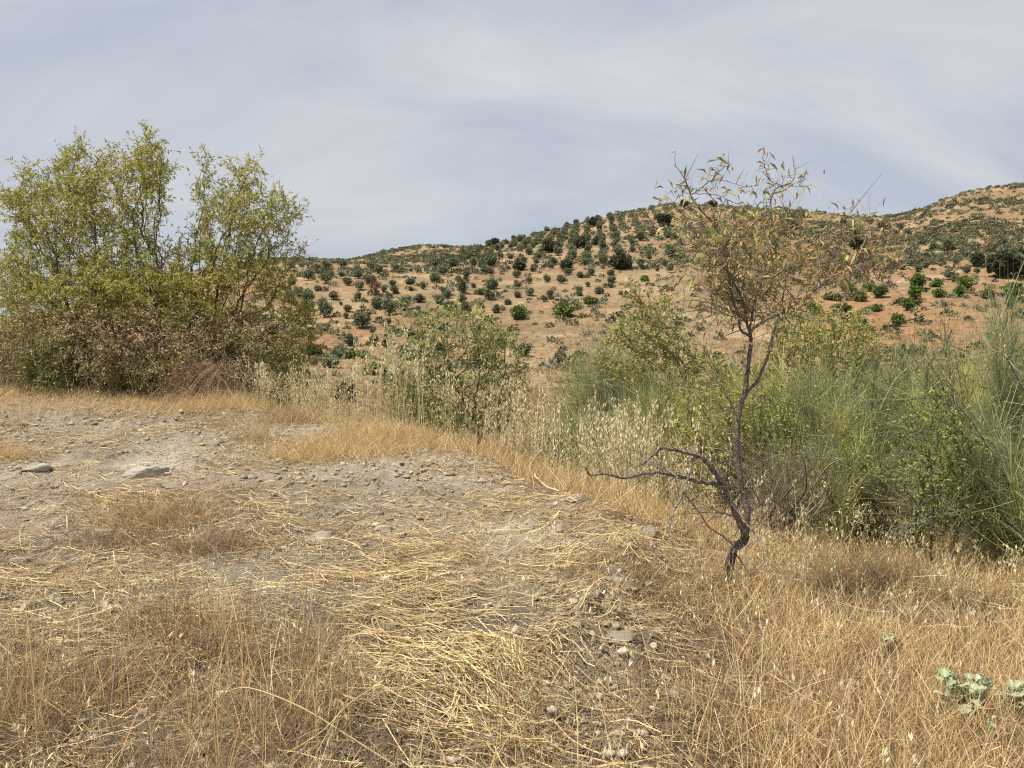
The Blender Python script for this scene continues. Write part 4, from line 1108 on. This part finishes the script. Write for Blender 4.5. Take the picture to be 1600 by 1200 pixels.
for xx, yy in zip(xs, ys):
    n = rng.integers(25, 110); rw = rng.uniform(.05, .2)
    standing(acc, xx + rng.normal(0, rw, n), yy + rng.normal(0, rw, n), rng.uniform(.3, 1, n) * rng.uniform(.07, .22), rng.uniform(.0024, .0045, n), GOLD + BROWN, .9, .7)
tag(add_obj('dry_grass', acc.mesh('dry_grass', M_STRAW)), 'brown and straw-coloured dead grass standing on the cleared bank in the foreground', 'grass', kind='stuff')

# flattened straw
def lying(acc, x, y, L, W, ang, cols, lift=.02, k=4):
    n = len(x)
    dx, dy = np.cos(ang), np.sin(ang)
    t = np.linspace(-.5, .5, k + 1)
    X = x[:, None] + dx[:, None] * L[:, None] * t; Y = y[:, None] + dy[:, None] * L[:, None] * t
    cv = rng.normal(0, .06, n)[:, None] * L[:, None] * (t * t)[None, :] * 4
    X = X - dy[:, None] * cv; Y = Y + dx[:, None] * cv
    hz = H(X.ravel(), Y.ravel()).reshape(X.shape)
    base = np.maximum(hz, hz.mean(1, keepdims=True) - .01)
    Z = base + .006 + lift * rng.random((n, 1)) + rng.normal(0, .10, (n, 1)) * L[:, None] * t
    Z = np.maximum(Z, hz + .003)
    PP = np.stack([X, Y, Z], 2)
    T = np.gradient(PP, axis=1)
    S = unit(np.cross(T, np.broadcast_to((np.array([0, 0, 1.0]) + .7 * rng.normal(size=(n, 3)))[:, None, :], T.shape)))
    w = W[:, None, None] * .5
    V = np.stack([PP - S * w, PP + S * w], 2).reshape(-1, 3)
    b = ((np.arange(n) * (k + 1) * 2)[:, None] + (np.arange(k) * 2)[None, :]).reshape(-1)
    F = np.stack([b, b + 1, b + 3, b + 2], 1)
    acc.add(V, F, np.repeat(pick(cols, n, .24), (k + 1) * 2, 0))
acc = Acc()
def straw_mask(x, y):
    px, py = pix(x, y, H(x, y, False))
    cl = sstep(-.10, .12, fbm(x, y, 2.0, 3, 322)); m = .25 * sstep(.02, .2, fbm(x, y, 1.1, 3, 321)) + .04
    band = np.exp(-((py - (905 + 25 * np.sin(px / 130))) / 42) ** 2)
    m = m + 1.0 * band * sstep(120, 380, px) * (.25 + .75 * cl)
    m = m + .85 * np.exp(-(((px - 800) / 190) ** 2 + ((py - 1040) / 110) ** 2)) * (.35 + .65 * sstep(-.15, .1, fbm(x, y, 3.0, 3, 325)))
    m = m + .7 * np.exp(-((py - 960) / 60) ** 2) * sstep(520, 200, px)
    m = m + .45 * np.exp(-(((px - 980) / 120) ** 2 + ((py - 850) / 70) ** 2))
    m = m + .35 * np.exp(-((py - 640) / 18) ** 2)
    m = m * (.3 + .7 * cl) * (1 - .72 * np.exp(-(((px - 985) / 75) ** 2 + ((py - 1000) / 170) ** 4)))
    return np.clip(m, 0, 1) * sstep(.5, .0, edge_dist(x, y))
def straw_ang(x, y):
    px, py = pix(x, y, H(x, y, False))
    a = .05 + 1.2 * fbm(x, y, .7, 2, 331)
    a = a - .85 * np.exp(-(((px - 830) / 170) ** 2 + ((py - 1060) / 95) ** 2)) + .7 * np.exp(-(((px - 1010) / 100) ** 2 + ((py - 850) / 90) ** 2))
    return a
x, y = spots(48000, -3.6, 1.4, 2.2, 6.2, straw_mask)
lying(acc, x, y, rng.uniform(.05, .36, len(x)), rng.uniform(.002, .0045, len(x)), straw_ang(x, y) + rng.normal(0, .55, len(x)), STRAWC + BROWN[:2], .05)
x, y = spots(2600, -.9, .6, 2.5, 4.2, lambda x, y: np.clip(straw_mask(x, y), 0, 1) ** 2)
lying(acc, x, y, rng.uniform(.22, .6, len(x)), rng.uniform(.0024, .0046, len(x)), straw_ang(x, y) + rng.normal(0, .34, len(x)), STRAWC, .07, 6)
x, y = spots(45000, -7.5, 1.4, 5.5, 14.0, straw_mask)
lying(acc, x, y, rng.uniform(.06, .28, len(x)), rng.uniform(.0028, .0045, len(x)), straw_ang(x, y) + rng.normal(0, .8, len(x)), STRAWC + BROWN, .02, 3)
x, y = spots(30000, -3.6, 1.6, 2.0, 6.5, lambda x, y: .8 * sstep(.6, .1, edge_dist(x, y)) * sstep(-.05, .15, fbm(x, y, 1.7, 4, 323)))
lying(acc, x, y, rng.uniform(.03, .16, len(x)), rng.uniform(.0015, .003, len(x)), rng.random(len(x)) * 6.28, BROWN + STRAWC, .01, 3)
x, y = spots(70000, -9.5, 1.4, 5.0, 13.5, lambda x, y: .9 * sstep(.5, .0, edge_dist(x, y)) * (x > -.75 * y - .5) * sstep(-.06, .14, fbm(x, y, .75, 4, 324)))
lying(acc, x, y, rng.uniform(.04, .22, len(x)), rng.uniform(.0025, .0045, len(x)), rng.normal(0, .8, len(x)), BROWN + STRAWC, .02, 3)
x, y = spots(70000, -3.6, 1.4, 2.0, 5.8, lambda x, y: sstep(.5, .0, edge_dist(x, y)) * (.15 + .85 * sstep(-.12, .12, fbm(x, y, 2.4, 3, 326))))
lying(acc, x, y, rng.uniform(.008, .05, len(x)), rng.uniform(.0016, .004, len(x)), rng.random(len(x)) * 6.28, STRAWC + BROWN, .012, 2)
x, y = spots(5000, .2, 4.6, 2.2, 6.0, lambda x, y: .7 * sstep(0, .4, edge_dist(x, y)))
lying(acc, x, y, rng.uniform(.08, .3, len(x)), rng.uniform(.0018, .0032, len(x)), rng.random(len(x)) * 6.28, GOLD + BROWN, .10, 4)
tag(add_obj('straw_litter', acc.mesh('straw_litter', M_STRAW)), 'flattened yellow straw strewn over the grey clods of the bank', 'straw', kind='stuff')

# wild oats
def oats(acc, x, y, L, cols, nsp=14, sl=.024, lean=.10, W=.0034, droop=.22):
    n = len(x); B = np.stack([x, y, H(x, y) - .01], 1)
    d = unit(np.stack([rng.normal(0, lean, n), rng.normal(0, lean, n), np.ones(n)], 1))
    a = rng.random(n) * 6.28
    bd = np.stack([np.cos(a), np.sin(a), -.5 * np.ones(n)], 1) * (droop * rng.random((n, 1)))
    V, F, c, PP = ribbons(B, d, bd, L, W, 7, pick(cols, n, .1), tip=.5)
    acc.add(V, F, c)
    k = np.repeat(np.arange(n), nsp); m = len(k)
    t = (1 - .36 * rng.random(m) ** 1.2)[:, None]
    p0 = B[k] + L[k][:, None] * (d[k] * t + bd[k] * t * t)
    out = unit(np.stack([rng.normal(size=m), rng.normal(size=m), rng.normal(.3, .4, m)], 1)) * rng.uniform(.006, .035, m)[:, None]
    p1 = p0 + out
    V, F, c, _ = ribbons(p0, out, np.zeros((m, 3)), 1.0, .0012, 1, pick(cols, m, .1), tip=1.0)
    acc.add(V, F, c)
    dd = unit(np.stack([rng.normal(0, .28, m), rng.normal(0, .28, m), np.where(rng.random(m) < .75, -1.0, 1.0)], 1) + out * 8)
    pc = pick(PALE, m, .1)
    for sgn in (1, -1):
        V, F, c = leaves(p1, unit(dd + .12 * sgn * rng.normal(size=(m, 3))), sl * rng.uniform(.75, 1.25, m), sl * .27, pc, .25, .05)
        acc.add(V, F, c)
acc = Acc()
def oat_mask(x, y):
    s = edge_dist(x, y); px, py = pix(x, y, H(x, y, False))
    return sstep(.0, .35, s) * sstep(2.3, 1.3, s) * sstep(1150, 1010, px) * (.35 + .65 * sstep(-.15, .1, fbm(x, y, .9, 2, 341)))
x, y = spots(9500, -3.2, 2.2, 5.4, 12, oat_mask)
oats(acc, x, y, rng.uniform(.5, 1.15, len(x)), PALE + STRAWC, 10, .036)
x, y = spots(800, -5.2, -2.6, 9.5, 12.5, lambda x, y: sstep(-.3, .1, edge_dist(x, y)))
oats(acc, x, y, rng.uniform(.45, .85, len(x)), PALE + STRAWC)
# tall stalks standing above the rest, left of the middle shrub
for (px, yy, L_) in [(575, 8.9, 1.15), (605, 8.8, 1.25), (640, 8.7, 1.45), (590, 9.0, 1.0), (700, 8.4, 1.05), (660, 8.6, 1.2), (625, 8.9, 1.3), (550, 9.3, .9), (510, 9.8, .8), (400, 10.8, .8), (415, 10.9, .7), (985, 6.6, .95), (1010, 6.4, 1.0), (960, 7, 1.0)]:
    for q in range(9):
        xx = np.array([(px - 800) / FPX * yy + rng.normal(0, .06)])
        oats(acc, xx, np.array([yy + rng.normal(0, .1)]), np.array([L_ * rng.uniform(.85, 1.05)]), PALE, 18, .036, .07, .0036, .12)
x, y = spots(900, 1.0, 4.8, 3.2, 6.6, lambda x, y: slope_mask(x, y) * sstep(2.8, 5.0, y))
oats(acc, x, y, rng.uniform(.18, .42, len(x)), PALE + STRAWC, 6, .028, .3)
x, y = spots(110, .9, 3.6, 5.2, 6.6, lambda x, y: slope_mask(x, y))
oats(acc, x, y, rng.uniform(.4, .75, len(x)), PALE + STRAWC, 11, .026, .25)
tag(add_obj('wild_oats', acc.mesh('wild_oats', M_STRAW)), 'tall pale wild oats with hanging spikelets along the rim behind the bank', 'grass', kind='stuff')
# scattered oats near the camera
acc = Acc()
x, y = spots(260, -2.8, 1.6, 2.3, 4.4, lambda x, y: np.full(x.shape, .8))
oats(acc, x, y, rng.uniform(.2, .52, len(x)), STRAWC + PALE, 5, .028, .3, .0026)
tag(add_obj('wild_oats', acc.mesh('wild_oats', M_STRAW)), 'single wild oat stalks with a few husks in the near foreground', 'grass', kind='stuff')

# dropped oat husks on the ground
acc = Acc()
x, y = spots(2600, -3.4, 4.0, 2.2, 6.0, lambda x, y: np.full(x.shape, .8))
pt = np.stack([x, y, H(x, y) + rng.uniform(.004, .05, len(x))], 1)
V, F, c = leaves(pt, unit(rdir(len(x)) * np.array([1, 1, .35])), rng.uniform(.018, .032, len(x)), .007, pick(PALE, len(x), .1), .25, .1); acc.add(V, F, c)
tag(add_obj('oat_husks', acc.mesh('oat_husks', M_STRAW)), 'pale oat husks dropped among the straw of the foreground', 'grass litter', kind='stuff')

# ------------------------------------------------------------------ clods, stones and sticks
def rock_mesh(name, seed, amp=.28, cols=((.30, .265, .21), (.35, .315, .26), (.25, .215, .17)), sub=4):
    import bmesh
    bm = bmesh.new(); bmesh.ops.create_icosphere(bm, subdivisions=sub, radius=1.0)
    r = random.Random(seed)
    pl_ = [(Vector((r.gauss(0, 1), r.gauss(0, 1), r.gauss(0, 1))).normalized(), r.uniform(.55, .9)) for _ in range(9)]
    from mathutils import noise as mn
    for v in bm.verts:
        nv = v.co + Vector((seed * 3.1, 0, 0))
        v.co *= 1 + .30 * mn.noise(nv * 1.3) + .22 * mn.noise(nv * 3.1) + .12 * mn.noise(nv * 7.0)
        for nn, h in pl_:
            d = v.co.dot(nn)
            if d > h: v.co -= nn * (d - h) * .9
        v.co *= 1 + amp * .25 * (r.random() - .5)
        if sub < 3: v.co = Vector((v.co.x * r.uniform(.55, 1.25), v.co.y * r.uniform(.55, 1.25), v.co.z * r.uniform(.5, 1.2)))
    V = np.array([v.co[:] for v in bm.verts]); F = np.array([[v.index for v in f.verts] for f in bm.faces]); bm.free()
    V = V * np.array([1, .75, .55])
    c = np.broadcast_to(np.array(cols[seed % len(cols)]), V.shape)
    return mk_mesh(name, V, F, M_STONE, c), V, F
rocks = [rock_mesh('clod', s) for s in range(5)]
def pebbles():
    Vs, Fs, Cs, n0 = [], [], [], 0
    small = [rock_mesh('pebble', 40 + s, .3, sub=2 if s % 2 else 1) for s in range(6)]
    x, y = spots(55000, -9.5, 1.3, 2.3, 13.5, lambda x, y: bare(x, y) * (.1 + .9 * sstep(-.15, .2, fbm(x, y, .8, 3, 351))) * (x > -.75 * y - .5))
    x2, y2 = spots(60000, -7, 1.3, 3.2, 10.5, lambda x, y: bare(x, y) * (.15 + .85 * sstep(-.1, .15, fbm(x, y, 1.5, 3, 352))) * (x > -.75 * y - .5))
    x3, y3 = spots(6500, .1, 1.3, 2.4, 5.6, lambda x, y: np.exp(-((edge_dist(x, y) + .25) / .2) ** 2))
    n1, n2, n3 = len(x), len(x2), len(x3)
    x = np.concatenate([x, x2, x3]); y = np.concatenate([y, y2, y3])
    z = H(x, y); n = len(x)
    sz = .003 +   .045 * rng.random(n) ** 7 + .0005 * y
    sz[n1:n1 + n2] = rng.uniform(.004, .011, n2); sz[n1 + n2:] = .005 + .034 * rng.random(n3) ** 6
    cols = pick([(.30, .26, .195), (.36, .32, .25), (.25, .21, .155), (.31, .26, .19)], n, .12)
    for s in range(6):
        k = np.nonzero(np.arange(n) % 6 == s)[0]
        v, f = small[s][1], small[s][2]
        a = rng.random(len(k)) * 6.28; ca, sa = np.cos(a), np.sin(a)
        X = (v[None, :, 0] * ca[:, None] - v[None, :, 1] * sa[:, None]) * sz[k][:, None] + x[k][:, None]
        Y = (v[None, :, 0] * sa[:, None] + v[None, :, 1] * ca[:, None]) * sz[k][:, None] + y[k][:, None]
        Z = v[None, :, 2] * sz[k][:, None] * rng.uniform(.7, 1.2, (len(k), 1)) + z[k][:, None] + .15 * sz[k][:, None]
        Vs.append(np.stack([X, Y, Z], 2).reshape(-1, 3))
        Fs.append((f[None] + (np.arange(len(k)) * len(v))[:, None, None]).reshape(-1, 3) + n0); n0 += len(k) * len(v)
        Cs.append(np.repeat(cols[k], len(v), 0))
    tag(add_obj('gravel', mk_mesh('gravel', np.concatenate(Vs), np.concatenate(Fs), M_STONE, np.concatenate(Cs))), 'crumbled grey clods and gravel strewn over the bare bank', 'gravel', kind='stuff')
pebbles()
for i, (px, py, wpx, lab) in enumerate([(500, 838, 60, 'flat brown-grey clod beside the stick on the left of the bank'), (228, 742, 64, 'dark crumbling clod in the middle of the left bank'), (335, 696, 34, 'smooth pale stone in the left of the bank'),
                                       (130, 642, 30, 'pale flat stone in front of the golden grass strip'), (60, 738, 40, 'grey clod near the left picture edge'), (270, 760, 36, 'small crumbled clod right of the dark one'),
                                       (30, 880, 36, 'grey stone at the left edge among brown grass'), (1010, 835, 46, 'grey clod on the mound left of the almond trunk'), (960, 905, 40, 'pale clod lower on the mound left of the almond trunk'),
                                       (620, 905, 30, 'flat grey stone half hidden in the straw'), (900, 785, 40, 'clod on the rim under the dry white stalk'), (600, 830, 32, 'grey clod left of the pale soil patch'),
                                       (970, 1010, 60, 'broad pale clod on the mound near the bottom centre'), (160, 840, 44, 'dark clod beneath the brown tuft at left'), (90, 940, 30, 'grey flat stone in straw at lower left')]):
    g = ground_hit(px, py, 2.4, 16)
    o = bpy.data.objects.new('clod', rocks[i % 5][0]); C.objects.link(o)
    s = wpx / FPX * g[1] * .5
    o.location = (g[0], g[1], H1(g[0], g[1]) + s * .05); o.scale = (s, s, s * .7); o.rotation_euler = (random.uniform(-.2, .2), random.uniform(-.2, .2), random.uniform(-.5, .5))
    tag(o, lab, 'clod', 'clods and stones on the bank')

def stick(label, a, b, r, col, bow=.03, name='stick', lift=.015):
    ga = ground_hit(*a, 2.3, 16); gb = ground_hit(*b, 2.3, 16)
    n = 7; pts = []
    sd = np.cross(gb - ga, [0, 0, 1]); sd = sd / np.linalg.norm(sd)
    L_ = np.linalg.norm(gb - ga)
    for i in range(n):
        t = i / (n - 1); p = ga * (1 - t) + gb * t + sd * bow * math.sin(t * 5) * L_
        p[2] = H1(p[0], p[1]) + lift + r; pts.append(p)
    pts = np.array(pts); o = pts[0]
    q = smooth_path(pts - o, 4)
    V, F = tube(q, np.linspace(r, r * .5, len(q)), 7, .1)
    acc = Acc(); acc.add(V, F, np.array(col))
    return tag(add_obj(name, acc.mesh(name, M_BARK, True), None, tuple(o)), label, 'stick')
stick('grey crooked stick lying beside the flat clod on the bank', (462, 842), (515, 865), .008, (.26, .22, .18), .05)
stick('brown stick lying at the left picture edge', (0, 868), (45, 866), .010, (.22, .16, .11))
stick('thin pale stick among the straw left of centre', (440, 820), (475, 832), .004, (.6, .55, .45))
stick('dark curved stick on the mound at the bottom centre', (985, 1030), (1005, 985), .007, (.12, .09, .07), .1)
stick('pale dry stalk lying on the rim of the bank', (835, 752), (870, 780), .008, (.68, .63, .5), .02, 'dry_stalk', .06)
stick('grey broken stick on the mound right of the straw swath', (925, 1040), (960, 1030), .006, (.36, .3, .24))

# long dry stalks crossing the near foreground
def stalk(label, pts, r, col, husk=True):
    w = np.array([P(*p) for p in pts]); g = H1(w[0][0], w[0][1]); w[0][2] = g - .02
    o = w[0].copy(); q = smooth_path(w - o, 5)
    V, F = tube(q, np.linspace(r, r * .5, len(q)), 6, .03)
    root = empty('dry_stalk', tuple(o), label, 'stalk')
    acc = Acc(); acc.add(V, F, np.array(col)); add_obj('stem', acc.mesh('stem', M_STRAW, True), root)
    if husk:
        acc = Acc(); m = 5
        d = unit(q[-1] - q[-3]) + .35 * rng.normal(size=(m, 3))
        V, F, c = leaves(q[-1] - .02 * unit(d) * rng.random((m, 1)), unit(d), .035, .009, pick(PALE, m, .08), .3, .1); acc.add(V, F, c)
        add_obj('husk', acc.mesh('husk', M_STRAW), root)
    return root
stalk('longest straight straw stalk slanting across the bottom left corner', [(640, 1210, 2.7), (560, 1160, 2.72), (470, 1105, 2.74), (390, 1075, 2.8), (350, 1082, 2.85)], .0036, (.6, .47, .24))
stalk('straw stalk rising to the left through the bottom centre', [(665, 1205, 2.75), (645, 1140, 2.75), (622, 1060, 2.78), (605, 960, 2.8), (600, 905, 2.82)], .003, (.6, .46, .22))
stalk('straw stalk crossing the longest one near the bottom', [(430, 1205, 2.7), (500, 1145, 2.7), (545, 1100, 2.75), (590, 1070, 2.8)], .003, (.58, .44, .21))
stalk('grey weathered stem left of centre in the foreground grass', [(170, 1085, 2.95), (182, 1020, 3.0), (195, 960, 3.0), (203, 915, 3.05)], .003, (.42, .38, .35), False)
stalk('upright thin straw stalk at bottom centre', [(800, 1200, 2.75), (803, 1100, 2.8), (797, 990, 2.8), (798, 895, 2.85)], .0026, (.55, .38, .18))
stalk('leaning straw stalk at the lower left edge', [(60, 1200, 2.7), (55, 1100, 2.75), (48, 1010, 2.8), (40, 950, 2.85)], .003, (.56, .42, .2))

# dry brown weed in the left foreground
def weed(label, px, py, h, n):
    g = ground_hit(px, py, 2.3, 8)
    root = empty('dry_weed', tuple(g), label, 'weed')
    acc = Acc()
    B = np.zeros((n, 3)) + rng.normal(size=(n, 3)) * np.array([.05, .04, 0])
    d = unit(np.stack([rng.normal(0, .22, n), rng.normal(0, .2, n), np.ones(n)], 1))
    V, F, c, PP = ribbons(B, d, rng.normal(size=(n, 3)) * .08, rng.uniform(.5, 1, n) * h, .0042, 6, pick([(.36, .22, .11), (.28, .17, .09), (.44, .30, .16)], n), tip=.5); acc.add(V, F, c)
    k = rng.integers(0, n, n * 9); s = rng.integers(2, 7, n * 9)
    V, F, c, P2 = ribbons(PP[k, s], unit(d[k] + .6 * rng.normal(size=(len(k), 3))), rng.normal(size=(len(k), 3)) * .2, rng.uniform(.03, .12, len(k)), .0026, 3, pick([(.36, .22, .11), (.30, .19, .10)], len(k)), tip=.5); acc.add(V, F, c)
    k = rng.integers(0, len(P2), n * 14)
    V, F, c = leaves(P2[k, 3], rdir(len(k)), .014, .006, pick([(.38, .24, .12), (.48, .34, .18)], len(k))); acc.add(V, F, c)
    add_obj('stems', acc.mesh('stems', M_STRAW), root)
weed('reddish brown dried weed with branching stems, left foreground', 275, 1040, .42, 22)
weed('single tall brown weed stalk right of the reddish weed', 372, 1050, .36, 5)
weed('dark dry weed stem beside the grey stem at left', 228, 990, .2, 3)
weed('brown dry weed at the bottom centre', 830, 1150, .36, 5)

# pale grey-green leafy plants at lower right
def thistle(label, px, py, wid, n, hh=.6):
    g = ground_hit(px, py, 2.4, 9)
    root = empty('pale_leafy_plant', tuple(g), label, 'plant', 'pale leafy plants in the golden grass')
    R = wid / FPX * g[1] * .5
    for q in range(n):
        a = rng.random() * 6.28; el = rng.uniform(-.2, 1.2); L_ = R * rng.uniform(.32, .58)
        st = np.array([rng.normal(0, R * .35), rng.normal(0, R * .3), rng.uniform(.06, .08 + R * hh)])
        d = np.array([math.cos(a) * math.cos(el), math.sin(a) * math.cos(el), math.sin(el) * .8])
        d /= np.linalg.norm(d); sd = np.cross(d, [0, 0, 1]); sd /= np.linalg.norm(sd); nn = np.cross(sd, d)
        ks, ms = 9, 5
        V = np.zeros((ks, ms, 3)); ph = rng.random() * 6
        for i in range(ks):
            t = i / (ks - 1)
            wv = L_ * .42 * (math.sin(math.pi * (t * .86 + .12)) ** .7) * (1 + .30 * math.sin(i * 2.6 + ph))
            c0 = st + d * L_ * t + nn * L_ * (.25 * t - .45 * t * t)
            for j in range(ms):
                u = (j - 2) / 2
                V[i, j] = c0 + sd * wv * u + nn * (L_ * .10 * abs(u) + .05 * L_ * math.sin(i * 2.1 + ph + j * 1.7) * abs(u))
        V = V.reshape(-1, 3)
        i, j = np.meshgrid(np.arange(ks - 1), np.arange(ms - 1), indexing='ij'); b = (i * ms + j).ravel()
        F = np.stack([b, b + 1, b + ms + 1, b + ms], 1)
        col = np.broadcast_to(pick([(.33, .40, .25), (.40, .46, .31), (.27, .34, .20)], 1, .08), V.shape).copy()
        col[(np.arange(ks * ms) % ms) == 2] = (.52, .54, .38)         # pale midrib
        acc = Acc(); acc.add(V, F, col)
        path = smooth_path([np.array([0, 0, -.02]), st * .6 + np.array([0, 0, -.01]), st], 3)
        V, F = tube(path, np.linspace(.005, .003, len(path)), 5); acc.add(V, F, np.array((.45, .48, .32)))
        add_obj('leaf', acc.mesh('leaf', M_LEAF, True), root)
thistle('biggest pale grey-green leafy plant in the golden grass, lower right', 1505, 1125, 88, 46, .8)
thistle('pale leafy plant cut by the right picture edge', 1590, 1130, 74, 26, .7)
thistle('small pale leafy sprig nearer the almond trunk', 1390, 1030, 52, 16, .6)
thistle('tiny pale leafy sprig below the biggest plant', 1545, 1165, 34, 8, .7)
